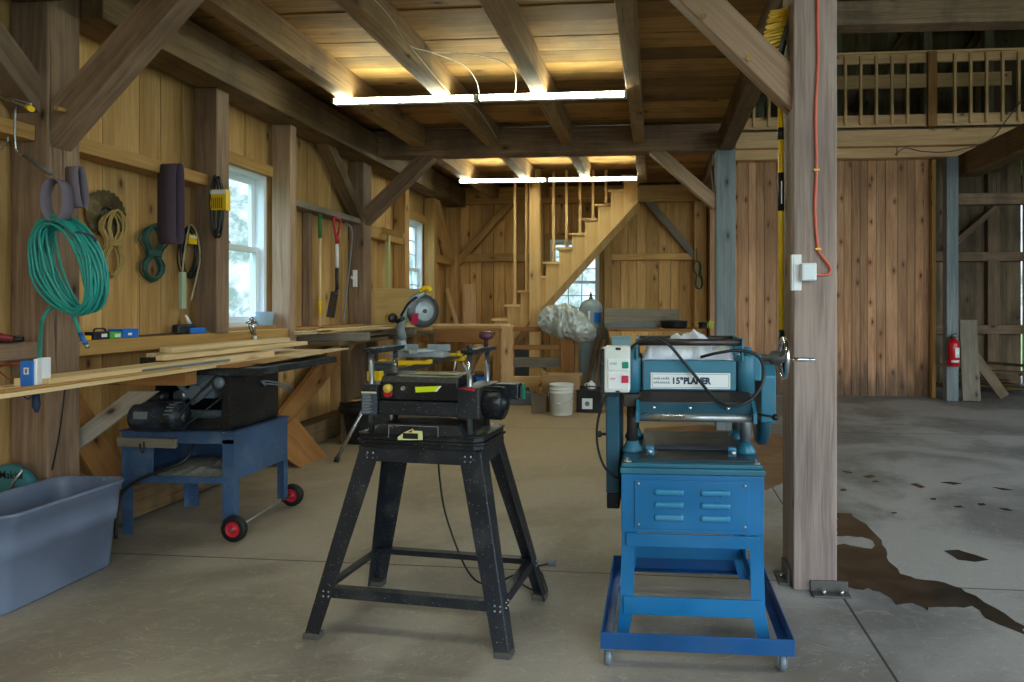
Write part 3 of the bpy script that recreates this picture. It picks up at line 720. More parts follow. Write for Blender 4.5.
for nm, yy, z0, z1 in (('front_rail', 2.4405, .415, .462), ('front_crossbar', 2.4405, .155, .222), ('rear_rail', 2.9915, .40, .462), ('rear_crossbar', 2.9915, .155, .222)):
    mb = MB(); mb.box(-.11 if 'rail' in nm else -.12, .39 if 'rail' in nm else .40, yy, yy + .004 if yy > 2.6 else 2.4495, z0, z1)
    mb.build(nm, M_SKY, pl, bevel=.001)
for xx in (-.1215, .3985):
    mb = MB(); mb.box(xx, xx + .004, 2.46, 2.98, .17, .225); mb.build('side_crossbar', M_SKY, pl)
mb = MB(); mb.box(-.129, .409, 2.445, 3.0, .465, .688); mb.build('cabinet', M_SKY, pl, bevel=.004)
mb = MB(); mb.box(-.078, .352, 2.439, 2.4445, .483, .668); pan = mb.build('access_panel', M_SKY, pl, bevel=.002)
mb = MB()
for sx in (-.063, .337):
    for sz in (.498, .653): mb.sphere((sx, 2.438, sz), (.006, .003, .006), 10, 6)
mb.split('screw', M_STEEL, pan)
for lx in (.053, .227):
    for lz in (.528, .576, .624):
        mb = MB(); mb.box(lx - .056, lx + .056, 2.427, 2.447, lz - .0125, lz + .0125); mb.build('louvre', M_SKYL, pan, bevel=.0095, seg=4)
mb = MB(); mb.prism([(-.133, 2.44, .690), (.413, 2.44, .690), (.413, 3.0, .690), (-.133, 3.0, .690)], (0, 0, .022))
mb.box(-.125, .405, 2.452, 2.99, .712, .728); mb.build('deck', M_TEAL, pl, bevel=.003)
mb = MB(); mb.prism([(-.07, 2.50, .7285), (.37, 2.50, .7285), (.35, 2.68, .7285), (-.05, 2.68, .7285)], (0, 0, .004))
mb.prism([(-.052, 2.68, .7335), (-.052, 2.69, .748), (-.052, 3.0, .748), (-.052, 3.0, .7285)], (.402, 0, 0)); mb.build('bed', M_IRON, pl, bevel=.002)
for lx in (-.02, .305):
    mb = MB(); mb.box(lx - .016, lx + .016, 2.565, 2.6, .7326, .768); b_ = mb.build('table_lock', M_SKYL, pl, bevel=.002)
    mb = MB(); mb.cyl((lx, 2.545, .752), (lx, 2.566, .752), .008); mb.sphere((lx, 2.54, .752), (.012, .008, .012), 10, 6); mb.split('bolt', M_STEEL, b_)
for bx_ in (-.105, .385):
    mb = MB(); mb.lathe([(.016, 0), (.014, .006), (.007, .007), (.007, .016), (0, .017)], (bx_, 2.475, .728), n=12); mb.build('deck_bolt', M_STEEL, pl)
CLX, CRX = -.094, .368
for cx, cy in ((CLX, 2.655), (CRX, 2.655), (CLX, 2.93), (CRX, 2.93)):
    mb = MB(); mb.cyl((cx, cy, .73), (cx, cy, 1.0), .0225, n=24); mb.build('column', M_STEEL if cx > 0 else M_DKSTEEL, pl)
    mb = MB(); mb.lathe([(.043, 0), (.043, .012), (.030, .03), (.026, .045), (.0227, .045)], (cx, cy, .729), n=24); mb.build('column_foot', M_TEAL, pl)
mb = MB(); mb.box(-.05, .328, 2.625, 2.95, .985, 1.108); hd = mb.build('planer_head', M_TEAL, pl, bevel=.005)
for cx, zt in ((CLX, 1.112), (CRX, 1.128)):
    for cy in (2.655, 2.92):
        mb = MB(); mb.lathe([(.0375, .975), (.0375, zt), (.034, zt + .004), (.026, zt + .004), (.026, zt + .03), (.022, zt + .033), (0, zt + .033)], (cx, cy, 0), n=28); mb.build('column_boss', M_TEAL, pl)
mb = MB(); mb.box(-.128, -.064, 2.60, 2.64, .92, .972); mb.build('column_clamp', M_DKSTEEL, pl, bevel=.004)
# nameplate
mb = MB(); mb.box(-.018, .304, 2.6205, 2.6245, .993, 1.058); npl = mb.build('nameplate', M_WHITE, pl, bevel=.001)
mb = MB()
for a in ((-.012, .298, .998, .9992), (-.012, .298, 1.0518, 1.053), (-.012, -.0108, .998, 1.053), (.2968, .298, .998, 1.053)): mb.box(a[0], a[1], 2.6198, 2.6204, a[2], a[3])
mb.build('border_line', M_TEALD, npl)
lettering('15"', .035, (.067, 2.6203, 1.014), M_NAVY, npl, bold=.0014)
lettering('PLANER', .035, (.116, 2.6203, 1.014), M_NAVY, npl, bold=.0022, sx=.86)
lettering('The Derwent', .0155, (-.006, 2.6203, 1.030), M_NAVY, npl, bold=.0004, sx=.78) if False else None
mb = MB()
rr = random.Random(4)
for row, z in enumerate((1.032, 1.016)):
    x = -.005
    while x < .058:
        w = rr.uniform(.003, .009); h = rr.uniform(.006, .010); mb.bar((x, 2.6201, z), (x + w * .5, 2.6201, z + h), (.0022, 0, 0), (0, .0006, 0)); mb.box(x, x + w, 2.6198, 2.6204, z - .001, z + .0015); x += w + .0016
mb.build('small_print', M_NAVY, npl)
# infeed parts
mb = MB(); mb.prism([(-.06, 2.622, .984), (-.06, 2.56, .948), (-.06, 2.56, .941), (-.06, 2.95, .941), (-.06, 2.95, .984)], (.44, 0, 0)); mb.build('chip_guard', M_DKSTEEL, pl, bevel=.002)
mb = MB(); mb.prism([(-.062, 2.556, .946), (-.062, 2.522, .905), (-.062, 2.526, .902), (-.062, 2.562, .941)], (.44, 0, 0)); gp = mb.build('infeed_panel', M_TEALD, pl, bevel=.001)
mb = MB()
for sx in (-.005, .137, .285): mb.sphere((sx, 2.5395, .928), (.008, .006, .008), 10, 6)
mb.split('bolt', M_CHROME, gp)
mb = MB(); mb.cyl((-.068, 2.525, .893), (.385, 2.525, .893), .0165, n=20); mb.build('infeed_roller', M_STEEL, pl)
for ex in (-.075, .378):
    mb = MB(); mb.prism([(ex, 2.50, .875), (ex, 2.50, .915), (ex, 2.56, .955), (ex, 2.62, .955), (ex, 2.62, .875)], (.014, 0, 0)); mb.build('roller_bracket', M_TEAL, pl, bevel=.001)
# stock return rollers on top
for fy in (2.63, 2.93):
    mb = MB(); mb.cyl((-.068, fy, 1.182), (.348, fy, 1.182), .014, n=16); mb.build('return_roller', M_DKSTEEL, pl)
for ex in (-.078, .349):
    mb = MB(); mb.box(ex, ex + .008, 2.612, 2.95, 1.163, 1.197); mb.box(ex, ex + .008, 2.615, 2.65, 1.109, 1.163); mb.box(ex, ex + .008, 2.91, 2.95, 1.109, 1.163); mb.build('roller_bracket', M_TEAL, pl, bevel=.001)
# switch box
mb = MB(); mb.box(-.196, -.098, 2.47, 2.57, .995, 1.172); sw = mb.build('switch_box', M_IVORY, pl, bevel=.006)
mb = MB(); mb.box(-.181, -.1005, 2.464, 2.4715, 1.082, 1.125); mb.box(-.181, -.1005, 2.464, 2.4715, 1.008, 1.072); mb.build('switch_cover', M_WHITE, sw, bevel=.002)
mb = MB(); mb.box(-.126, -.1015, 2.459, 2.4645, 1.09, 1.115); mb.build('start_button', M_GREENB, sw, bevel=.002)
mb = MB(); mb.box(-.128, -.1015, 2.457, 2.4645, 1.034, 1.062); mb.build('stop_button', M_REDB, sw, bevel=.002)
lettering('START', .011, (-.174, 2.4635, 1.104), M_GREENB, sw, sx=.9); lettering('STOP', .010, (-.174, 2.4635, 1.046), M_REDB, sw, sx=.9)
mb = MB(); mb.box(-.152, -.136, 2.468, 2.4715, .997, 1.003); mb.box(-.152, -.132, 2.468, 2.4715, 1.160, 1.169); mb.split('latch', M_BLACKINK, sw)
mb = MB(); mb.box(-.212, -.196, 2.475, 2.60, .99, 1.165); mb.box(-.2, -.1, 2.57, 2.60, 1.0, 1.14); mb.build('switch_mount', M_BLACKM, pl, bevel=.003)
# belt guard on the left, gear cover on the right
mb = MB(); pr_ = [(2.62, .56), (2.60, .96), (2.66, 1.0), (2.88, 1.0), (2.95, .94), (2.95, .56)]
mb.prism([(-.200, y, z) for y, z in pr_], (.055, 0, 0)); mb.build('belt_guard', M_TEALD, pl, bevel=.006)
mb = MB(); mb.prism([(-.198, 2.63, .495), (-.198, 2.62, .559), (-.198, 2.94, .559), (-.198, 2.93, .495)], (.052, 0, 0)); mb.build('guard_foot', M_BLACKM, pl, bevel=.004)
mb = MB(); mb.cyl((-.2, 2.64, .80), (-.225, 2.64, .80), .006); mb.sphere((-.229, 2.64, .80), (.012, .014, .014), 12, 8); mb.build('guard_knob', M_RUBBER, pl)
mb = MB(); pr_ = [(2.70, .845), (2.69, 1.04), (2.73, 1.085), (2.90, 1.085), (2.95, 1.04), (2.93, .845)]
mb.prism([(.438, y, z) for y, z in pr_], (.062, 0, 0)); mb.build('gear_cover', M_TEAL, pl, bevel=.006)
mb = MB(); mb.lathe([(0, 0), (.12, 0), (.13, .008), (.13, .036), (.12, .044), (0, .044)], (.44, 2.85, .855), (1, 0, 0), 36); mb.build('pulley_cover', M_TEALD, pl)
mb = MB(); mb.box(.405, .437, 2.68, 2.9, 1.02, 1.13); mb.build('elevation_gearbox', M_TEAL, pl, bevel=.006)
# handwheel
wc = V((.548, 2.79, 1.108))
mb = MB(); ring = [wc + V((0, .084 * math.cos(2 * math.pi * k / 36), .084 * math.sin(2 * math.pi * k / 36))) for k in range(36)]
mb.tube(ring, .0095, 10, closed=True); hw = mb.build('handwheel', M_CHROME, pl)
mb = MB(); mb.lathe([(.012, -.115), (.015, -.11), (.015, -.06), (.03, -.05), (.032, -.02), (.02, .0), (.02, .012), (0, .013)], wc, (1, 0, 0), 20)
for k in range(3):
    a = 2 * math.pi * k / 3 + .5; mb.bar(wc + V((-.03, 0, 0)), wc + V((0, .078 * math.cos(a), .078 * math.sin(a))), (0, -.022 * math.sin(a), .022 * math.cos(a)), (.008, 0, 0))
mb.build('spokes', M_DKWOODH, hw)
mb = MB(); hp = wc + V((0, -.08, .0)); mb.lathe([(.005, 0), (.005, .02), (.0085, .025), (.0095, .05), (.0075, .11), (.004, .113), (0, .113)], hp, (1, 0, 0), 16); mb.build('crank_handle', M_CHROME, hw)
mb = MB(); mb.cyl((.39, 2.66, .893), (.475, 2.60, .886), .005); mb.sphere((.478, 2.598, .886), .0135, 14, 10); mb.build('feed_lever', M_BLACKM, pl)
# cords of the planer
mb = MB(); yy = 2.575
pts = [at(628, 350, 2.60), at(640, 341, 2.59), at(654, 337.5, 2.59), at(669, 345, 2.59), at(682, 360, 2.59), at(697, 378, 2.585), at(710, 393.5, 2.56), at(721, 403, 2.525), at(735, 406, 2.51), at(749, 400.5, 2.52), at(760, 388, 2.56), at(764, 372.7, 2.58), at(760, 358.7, 2.60), at(749, 352, 2.60), at(735, 350.5, 2.6), at(715, 353.5, 2.605), at(701, 357, 2.64)]
mb.tube(pts, .0062, 8, smooth=6); mb.build('power_cord', M_CORD, pl)
mb = MB(); mb.tube([at(607, 394, 2.55), at(601, 408, 2.55), at(597, 428, 2.56), at(598, 448, 2.57), at(604, 466, 2.58), at(613, 476, 2.58), at(621, 479, 2.60)], .005, 8, smooth=6); mb.build('switch_cord', M_CORD, pl)

# crumpled cloth on the planer head
def crumple(name, x0, x1, y0, y1, z, amp, mat, label, cat, seed, zfn=None, nx=46, ny=26):
    mb = MB(); rows = []
    for j in range(ny):
        row = []
        for i in range(nx):
            a, b = i / (nx - 1), j / (ny - 1); x = x0 + (x1 - x0) * a; y = y0 + (y1 - y0) * b
            n = mnoise.noise(V((x * 13 + seed, y * 13, seed))) * .8 + (.5 - abs(mnoise.noise(V((x * 22, y * 20 + seed, 3))))) * .7 - abs(mnoise.noise(V((x * 48, y * 40, 7)))) * .35
            n = max(-.1, n) + .35
            e = min(1, 12 * min(a, 1 - a)) * min(1, 9 * min(b, 1 - b))
            zz = z + e * (amp * n + (zfn(a, b) if zfn else .02)) + .001
            x += .02 * mnoise.noise(V((b * 6, seed, 1))) ; y += .02 * mnoise.noise(V((a * 7, seed, 2)))
            row.append((x, y, zz))
        rows.append(row)
    mb.grid(rows); o = mb.build(name, mat, solid=.003)
    return tag(o, label, cat)
crumple('crumpled_sheet', -.05, .33, 2.665, 2.905, 1.108, .055, M_CLOTHW, 'crumpled white cloth lying under the top rollers of the blue planer', 'cloth', 3.1, lambda a, b: .028 + .045 * min(1, max(0, 1.7 - abs(a - .5) * 7)) * min(1, max(0, (b - .4) * 3)), 90, 50)
# ================================================================= black bench planer and its stand
SL, SR = V((-.945, 2.675, 0)), -.10
st = thing('planer_stand', 'black splayed four-legged steel stand carrying the portable planer', 'stand', SL, SR)
HW, HD, TW, TD, TZ = .43, .265, .262, .135, .745
def lp(sx, sy, k):   # point on the leg corner at height fraction k (0 foot, 1 top)
    return V((sx * (HW + (TW - HW) * k), sy * (HD + (TD - HD) * k), TZ * k))
for sx in (-1, 1):
    for sy in (-1, 1):
        mb = MB(local=True) if False else MB()
        f, tt = lp(sx, sy, 0), lp(sx, sy, 1)
        w = .075
        mb.bar(f + V((-sx * w * .4, 0, .002)), tt + V((-sx * w * .625, 0, 0)), (w * .8, 0, 0), (0, .004, 0), (w * 1.25, 0, 0), (0, .004, 0))
        mb.bar(f + V((0, -sy * w * .375, .002)), tt + V((0, -sy * w * .525, 0)), (0, w * .75, 0), (.004, 0, 0), (0, w * 1.05, 0), (.004, 0, 0))
        lg = mb.build('leg', M_BLACK, st, local=True, bevel=.0015)
        mb = MB(); c = f + V((-sx * .03, -sy * .02, 0)); mb.box(c.x - .034, c.x + .034, c.y - .024, c.y + .024, 0, .024); mb.build('foot_cap', M_DKWOODH, lg, local=True, bevel=.005)
for nm, a, b, k, axis in (('stretcher', (-1, -1), (1, -1), .235, 0), ('stretcher', (-1, 1), (1, 1), .235, 0), ('stretcher', (-1, -1), (-1, 1), .235, 1), ('stretcher', (1, -1), (1, 1), .235, 1)):
    p, q = lp(*a, k), lp(*b, k)
    d = (q - p).normalized()
    off = V((0, .006 * -a[1], 0)) if axis == 0 else V((.006 * -a[0], 0, 0))
    th = V((0, .004, 0)) if axis == 0 else V((.004, 0, 0))
    mb = MB(); mb.bar(p + off + d * .012, q + off - d * .012, (0, 0, .036), th)
    fl = V((0, .018 * -a[1], .019)) if axis == 0 else V((.018 * -a[0], 0, .019))
    mb.bar(p + off + fl + d * .03, q + off + fl - d * .03, (0, 0, .003), th * 9); s_ = mb.build(nm, M_BLACK, st, local=True)
    mb = MB()
    for e in (p + d * .03, q - d * .03):
        for dz in (-.01, .01):
            for dx in (0, .022):
                o_ = (V((0, a[1] * .004, 0)) if axis == 0 else V((a[0] * .004, 0, 0))); mb.sphere(e + (d * dx if e is not q else d) * 1 + V((0, 0, dz)) + o_, .0045, 8, 5)
    mb.split('bolt', M_STEEL, s_, local=True)
mb = MB()
for sy in (-1, 1): mb.box(-TW + .02, TW - .02, sy * (TD + .0035) - .002, sy * (TD + .0035) + .002, .69, .745)
for sx in (-1, 1): mb.box(sx * (TW + .0035) - .002, sx * (TW + .0035) + .002, -TD, TD, .69, .745)
mb.box(-TW - .006, TW + .006, -TD - .006, TD + .006, .7455, .7495); tp = mb.build('top_frame', M_BLACK, st, local=True, bevel=.001)
mb = MB()
for ex in (-.225, -.20, .20, .225):
    for dz in (.705, .725): mb.sphere((ex, -TD - .006, dz), .0045, 8, 5)
mb.split('bolt', M_STEEL, tp, local=True)

PLc, PLr = V((-.945, 2.675, .75)), -.10
bp_ = thing('bench_planer', 'black portable planer with yellow labels on four chrome posts', 'planer', PLc, PLr)
def atL(u, v, yl):
    """point of the pixel ray on the planer's own plane y = yl, in its own coordinates"""
    R = Matrix.Rotation(-PLr, 3, 'Z'); o = R @ (V((0, 0, CH)) - PLc); d = R @ ray(u, v)
    t = (yl - o.y) / d.y; return o + d * t
def bxL(mb, u0, u1, v0, v1, y0, y1):
    a, b = atL(u0, v1, y0), atL(u1, v0, y0); mb.box(a.x, b.x, y0, y1, a.z, b.z); return a, b
LB = dict(local=True)
# base casting in layers
def rrect(x0, x1, y0, y1, c): return [(x0 + c, y0), (x1 - c, y0), (x1, y0 + c), (x1, y1 - c), (x1 - c, y1), (x0 + c, y1), (x0, y1 - c), (x0, y0 + c)]
mb = MB()
for x0, x1, y0, y1, z0, z1, c in ((-.272, .272, -.150, .150, .0, .020, .03), (-.28, .28, -.157, .157, .020, .031, .03), (-.272, .272, -.150, .150, .031, .05, .03), (-.277, .277, -.154, .154, .05, .058, .03)):
    mb.prism([(x, y, z0) for x, y in rrect(x0, x1, y0, y1, c)], (0, 0, z1 - z0))
mb.build('base', M_BLACKM, bp_, bevel=.004, **LB)
mb = MB(); mb.prism([(-.20, -.157, .058), (-.165, -.145, .098), (.165, -.145, .098), (.20, -.157, .058)], (0, .3, 0)); bd = mb.build('planing_bed', M_BLACKM, bp_, bevel=.003, **LB)
# worn badge on the bed front
mb = MB(); yb = -.158
q = [atL(398, 437, yb), atL(404, 432.5, yb), atL(413, 428.5, yb), atL(414, 430.5, yb), atL(422.5, 431, yb), atL(423, 440, yb), atL(398, 440, yb)]
mb.prism([(p.x, -.1605, p.z) for p in q], (0, .0012, 0)); bg = mb.build('badge', plain('badge_cream', '#d9dc9a', .5), bp_, **LB)
mb = MB(); a, b = atL(403, 438.5, -.16), atL(418, 433.5, -.16); mb.box(a.x, b.x, -.1615, -.1605, a.z, b.z); mb.build('badge_panel', M_BLACKINK, bg, **LB)
mb = MB(); q = [atL(408, 432, yb), atL(413, 429.3, yb), atL(412, 432.5, yb)]; mb.prism([(p.x, -.1617, p.z) for p in q], (0, .0012, 0)); mb.build('badge_flash', M_RED, bg, **LB)
mb = MB(); rq = random.Random(5)
for (u0, v0), (u1, v1) in (((389, 425), (438, 427)), ((389, 425), (388.5, 438)), ((438, 427), (438, 437)), ((389, 425), (393, 427.5)), ((396, 427), (400, 425.3))):
    p, q = atL(u0, v0, -.16), atL(u1, v1, -.16)
    mb.beam((p.x, -.1595, p.z), (q.x, -.1595, q.z), .0016, .0012)
mb.split('scratch_line', M_MITREG, bg, **LB)
# chrome posts
yf, yk = -.10, .10
posts = []
for u, v0, yl, in ((371.5, 351, yf), (470, 351, yf), (395.5, 351, yk), (487, 351, yk)):
    p = atL(u, v0, yl); posts.append(p.x)
xl = (posts[0] + posts[2]) / 2; xr = (posts[1] + posts[3]) / 2
ztop = atL(371.5, 352, yf).z
for x in (xl, xr):
    for yl in (yf, yk):
        mb = MB(); mb.cyl((x, yl, .05), (x, yl, ztop + .004), .0115, n=20); mb.build('post', M_STEEL, bp_, **LB)
for x, nm in ((xl, 'left'), (xr, 'right')):
    mb = MB(); mb.prism([(x - .03, -.125, ztop), (x + .03, -.135, ztop), (x + .035, .12, ztop), (x - .02, .13, ztop)], (0, 0, .017)); mb.box(x - .02, x + .02, -.115, .115, ztop - .006, ztop)
    if nm == 'right': mb.cyl((x, -.1, ztop + .017), (x, -.1, ztop + .035), .012)
    mb.build('top_plate', M_DARKBLUE, bp_, bevel=.003, **LB)
mb = MB(); mb.lathe([(.009, 0), (.009, .022), (.013, .03), (.026, .034), (.031, .042), (.031, .056), (.025, .063), (.012, .067), (0, .067)], (xr + .004, .075, ztop + .017), n=24); mb.build('height_knob', plain('maroon_knob', '#4d2530', .5), bp_, **LB)
# cutter head carriage
mb = MB(); a, b = bxL(mb, 361, 377, 385, 415, -.135, .10); mb.build('left_housing', M_BLACK, bp_, bevel=.005, **LB); lx0, lx1, lz0, lz1 = a.x, b.x, a.z, b.z
mb = MB(); mb.box(lx0 + .004, lx1 - .004, -.1368, -.1352, lz0 + .004, lz1 - .035); wl = mb.build('warning_label', plain('slate_label', '#3d4656', .6), bp_, **LB)
mb = MB(); mb.box(lx0 + .003, lx1 - .001, -.138, -.1369, lz1 - .035, lz1 - .028); mb.build('label_header', plain('cream_label_strip', '#cfd0a8', .6), wl, **LB)
mb = MB(); z = lz0 + .010; rq = random.Random(8)
while z < lz1 - .040: mb.box(lx0 + .008, lx0 + .008 + rq.uniform(.03, .045), -.1376, -.1369, z, z + .0018); z += .0062
mb.build('print_lines', M_MITREG, wl, **LB)
mb = MB(); bxL(mb, 378, 458, 403, 414.5, -.128, .11); mb.build('front_bar', M_BLACK, bp_, bevel=.006, **LB)
mb = MB(); p0 = atL(378, 413, -.12); a2, b2 = atL(380, 403, -.115), atL(458, 376, -.115)
sec = [(-.118, b2.z - .105), (-.118, b2.z - .03), (-.10, b2.z - .008), (-.06, b2.z), (.05, b2.z), (.09, b2.z - .03), (.09, b2.z - .105)]
mb.prism([(a2.x, y, z) for y, z in sec], (b2.x - a2.x, 0, 0)); hood = mb.build('cutter_hood', M_BLACKM, bp_, bevel=.008, seg=3, **LB)
hx0, hx1, hz = a2.x, b2.x, b2.z
mb = MB()
for k in range(7):
    zz = hz - .012 - k * .011; mb.box(hx1 - .004, hx1 + .006, -.112 + (.012 if k == 0 else 0), .05, zz - .004, zz)
mb.split('vent_rib', M_BLACKM, hood, **LB)
q = [atL(415, 387, -.12), atL(441.5, 386, -.12), atL(437, 391.5, -.12), atL(415.5, 392.5, -.12)]
mb = MB(); mb.prism([(p.x, -.1195, p.z) for p in q], (0, .0012, 0)); yl_ = mb.build('yellow_label', M_LIME, bp_, **LB)
mb = MB(); q = [atL(439, 386.2, -.12), atL(441.5, 386, -.12), atL(437, 391.5, -.12), atL(434.5, 391.8, -.12)]; mb.prism([(p.x, -.1205, p.z) for p in q], (0, .0009, 0)); mb.build('label_tip', M_WHITE, yl_, **LB)
mb = MB(); a, b = atL(414, 377, -.08), atL(455, 373, -.08); mb.box(a.x, b.x, -.075, -.02, hz + .0002, hz + .0016); ts = mb.build('top_sticker', plain('dull_yellow_sticker', '#b9b432', .6), bp_, **LB)
mb = MB(); mb.box(a.x + .01, b.x - .01, -.068, -.03, hz + .0017, hz + .0022); mb.build('sticker_print', M_OLD if False else M_METALGREY, ts, **LB)
p = atL(388, 389, -.125); mb = MB(); mb.lathe([(.019, 0), (.019, .006), (.0185, .010)], (p.x - .001, -.118, p.z - .016), (0, -1, 0), 24); rb = mb.build('stop_paddle', M_RED, bp_, **LB)
mb = MB(); mb.lathe([(.0175, .0), (.0175, .018), (.0155, .022), (0, .023)], (p.x + .001, -.118, p.z + .003), (0, -1, 0), 24); mb.build('switch_button', plain('worn_yellow_button', '#cdb74c', .5), bp_, **LB)
p = atL(403, 388.5, -.12); mb = MB(); mb.lathe([(.0095, 0), (.0095, .006), (.007, .008), (.0045, .008), (.0045, .004), (0, .004)], (p.x, -.118, p.z), (0, -1, 0), 20); mb.build('key_lock', M_STEEL, bp_, **LB)
mb = MB(); a, b = bxL(mb, 457, 479, 388, 419, -.135, .115); mb.build('right_housing', M_BLACK, bp_, bevel=.005, **LB); rx0, rx1, rz0, rz1 = a.x, b.x, a.z, b.z
mb = MB(); mb.prism([(rx0 + .004, -.1355, rz1 - .003), (rx1 - .012, -.1355, rz1 - .003), (rx1 - .02, -.1355, rz1 - .014)], (0, -.001, 0)); mb.build('red_marker', M_RED, bp_, **LB)
mb = MB(); cz = (rz0 + rz1) / 2 - .005
mb.lathe([(.0, 0), (.062, 0), (.066, .004), (.066, .075), (.058, .082), (.03, .084), (.03, .092), (0, .092)], (rx1 + .001, -.055, cz), (1, 0, 0), 36)
mt = mb.build('motor', M_BLACKM, bp_, **LB)
mb = MB()
for k in range(14):
    a = 2 * math.pi * k / 14; mb.bar((rx1 + .006, -.055 + .067 * math.cos(a), cz + .067 * math.sin(a)), (rx1 + .075, -.055 + .067 * math.cos(a), cz + .067 * math.sin(a)), (0, .008 * math.sin(a), -.008 * math.cos(a)), (0, .006 * math.cos(a), .006 * math.sin(a)))
mb.split('cooling_rib', M_BLACKM, mt, **LB)
mb = MB(); mb.box(rx1 + .002, rx1 + .11, .03, .10, cz + .0, cz + .066); mb.box(rx1 + .11, rx1 + .122, .045, .085, cz + .005, cz + .06); mb.build('gear_housing', M_BLACK, bp_, bevel=.006, **LB)
mb = MB(); mb.box(rx1 + .1225, rx1 + .127, .05, .08, cz + .0, cz + .065); mb.build('clip', M_GREENB, bp_, **LB)
# power cord: hangs behind the stand, coils on the floor
mb = MB()
pts = [V((-.98, 2.76, .80)), V((-.995, 2.84, .775)), V((-.99, 2.86, .70)), atZ(425, 465, .62) * 1, V((-.955, 2.88, .35)), V((-.86, 2.90, .10)), V((-.78, 2.98, .012)), V((-.68, 3.12, .006)), V((-.58, 3.16, .006)), V((-.53, 3.05, .006)), V((-.50, 2.93, .006)), V((-.56, 2.93, .012)), V((-.64, 3.02, .014)), V((-.62, 3.17, .012)), V((-.54, 3.26, .006))]
pts[3] = V((-.985, 2.865, .55))
mb.tube(pts, .0045, 8, smooth=7); pc = mb.build('power_cord', M_CORD, bp_)
mb = MB(); mb.box(-.555, -.51, 3.25, 3.28, .002, .022); mb.build('plug', M_METALGREY, pc, bevel=.004)

# ================================================================= table saw
ts = thing('table_saw', 'old dark table saw on a dusty blue wheeled stand under the lumber', 'table saw', (-2.78, 3.78, 0))
SX0, SX1, SY0, SY1 = -3.10, -2.412, 3.5, 4.04
mb = MB()
mb.box(SX0, SX1, SY0, SY0 + .006, .535, .60); mb.box(SX0, SX1, SY1 - .006, SY1, .33, .60)
mb.box(SX0 - .012, SX1 + .012, SY0 - .012, SY0 + .03, .60, .606); mb.box(SX0 - .012, SX1 + .012, SY1 - .03, SY1 + .012, .60, .606)
mb.box(SX0 - .012, SX0 + .03, SY0 + .03, SY1 - .03, .60, .606); mb.box(SX1 - .03, SX1 + .012, SY0 + .03, SY1 - .03, .60, .606)
mb.box(SX0, SX0 + .006, SY0 + .006, SY1 - .006, .33, .60); stf = mb.build('stand_frame', M_SAWB, ts, bevel=.002)
mb = MB(); mb.box(SX1 - .006, SX1, SY0 + .006, SY1 - .006, .325, .60); mb.build('side_panel', M_SAWB, ts, bevel=.001)
mb = MB(); mb.box(SX0 + .002, SX0 + .20, SY0 - .004, SY0 - .0005, .30, .53); mb.build('front_panel', M_SAWB, ts, bevel=.001)
mb = MB(); mb.box(SX0 + .008, SX1 - .008, SY0 + .002, SY1 - .008, .325, .335); mb.box(SX0 + .2, SX1 - .05, SY0 - .004, SY0 + .002, .305, .345); mb.build('shelf', M_SAWB, ts, bevel=.001)
# chips on the shelf
mb = MB(); rows = []
for j in range(14):
    rows.append([(SX0 + .1 + (SX1 - SX0 - .2) * i / 23, SY0 + .02 + (SY1 - SY0 - .05) * j / 13, .336 + .05 * max(0, math.sin(math.pi * i / 23) * math.sin(math.pi * j / 13)) * (.6 + .8 * mnoise.noise(V((i * .5, j * .5, 2))))) for i in range(24)])
mb.grid(rows); sh = tag(mb.build('wood_shavings', paint('shavings', '#8e8d84', .95, 0, .6, '#5a5f66', 60)), 'grey heap of wood shavings on the shelf of the saw stand', 'wood shavings', kind='stuff')
for x in (SX0, SX1 - .07):
    for y, sg in ((SY0, 1), (SY1, -1)):
        mb = MB(); z0 = .0 if x < -3 else .06
        mb.box(x, x + .07, min(y, y + sg * .004), max(y, y + sg * .004), z0, .56 if y == SY0 else .34); xf = x if x < -3 else x + .066
        mb.box(xf, xf + .004, min(y + sg * .004, y + sg * .045), max(y + sg * .004, y + sg * .045), z0, .33); mb.build('leg', M_SAWB, ts)
mb = MB(); mb.cyl((-2.365, 3.43, .074), (-2.405, 4.09, .074), .006); mb.build('axle', M_STEEL, ts)
for wx_, y in ((-2.365, 3.435), (-2.405, 4.08)):
    mb = MB(); mb.lathe([(.044, -.018), (.066, -.018), (.0735, -.01), (.0735, .01), (.066, .018), (.044, .018), (.044, -.018)], (wx_, y, .0745), (0, 1, 0), 32, caps=False); wh = mb.build('wheel', M_RUBBER, ts)
    mb = MB(); mb.lathe([(0, -.014), (.012, -.02), (.014, -.012), (.032, -.008), (.042, -.014), (.045, -.016), (.045, .016), (.03, .008), (0, .014)], (wx_, y, .0745), (0, 1, 0), 28); hb = mb.build('hub', M_WHEELRED, wh)
    mb = MB(); mb.cyl((wx_, y - .024, .0745), (wx_, y - .016, .0745), .009); mb.build('axle_cap', M_STEEL, hb)
# saw body
BX0, BX1, BY0, BY1, BZ0, BZ1 = -2.93, -2.464, 3.545, 4.02, .607, .945
mb = MB()
mb.box(BX1 - .006, BX1, BY0, BY1, BZ0, BZ1); mb.box(BX0, BX0 + .006, BY0, BY1, BZ0, BZ1); mb.box(BX0 + .006, BX1 - .006, BY1 - .006, BY1, BZ0, BZ1)
mb.box(BX1 - .055, BX1 - .006, BY0, BY0 + .006, BZ0, BZ1); mb.box(BX0 + .006, BX1 - .055, BY0, BY0 + .006, BZ0, BZ0 + .07); body = mb.build('saw_body', M_BLACKM, ts, bevel=.001)
TXA, TXB, TYA, TYB = -3.0, -2.235, 3.50, 4.35
mb = MB(); mb.box(TXA, TXB, TYA, TYB, .950, .976); mb.box(TXA, TXB, TYA - .022, TYA, .932, .972); mb.box(TXB - .02, TXB, TYA, TYB, .935, .95); mb.build('saw_table', M_DARKBLUE, ts, bevel=.002)
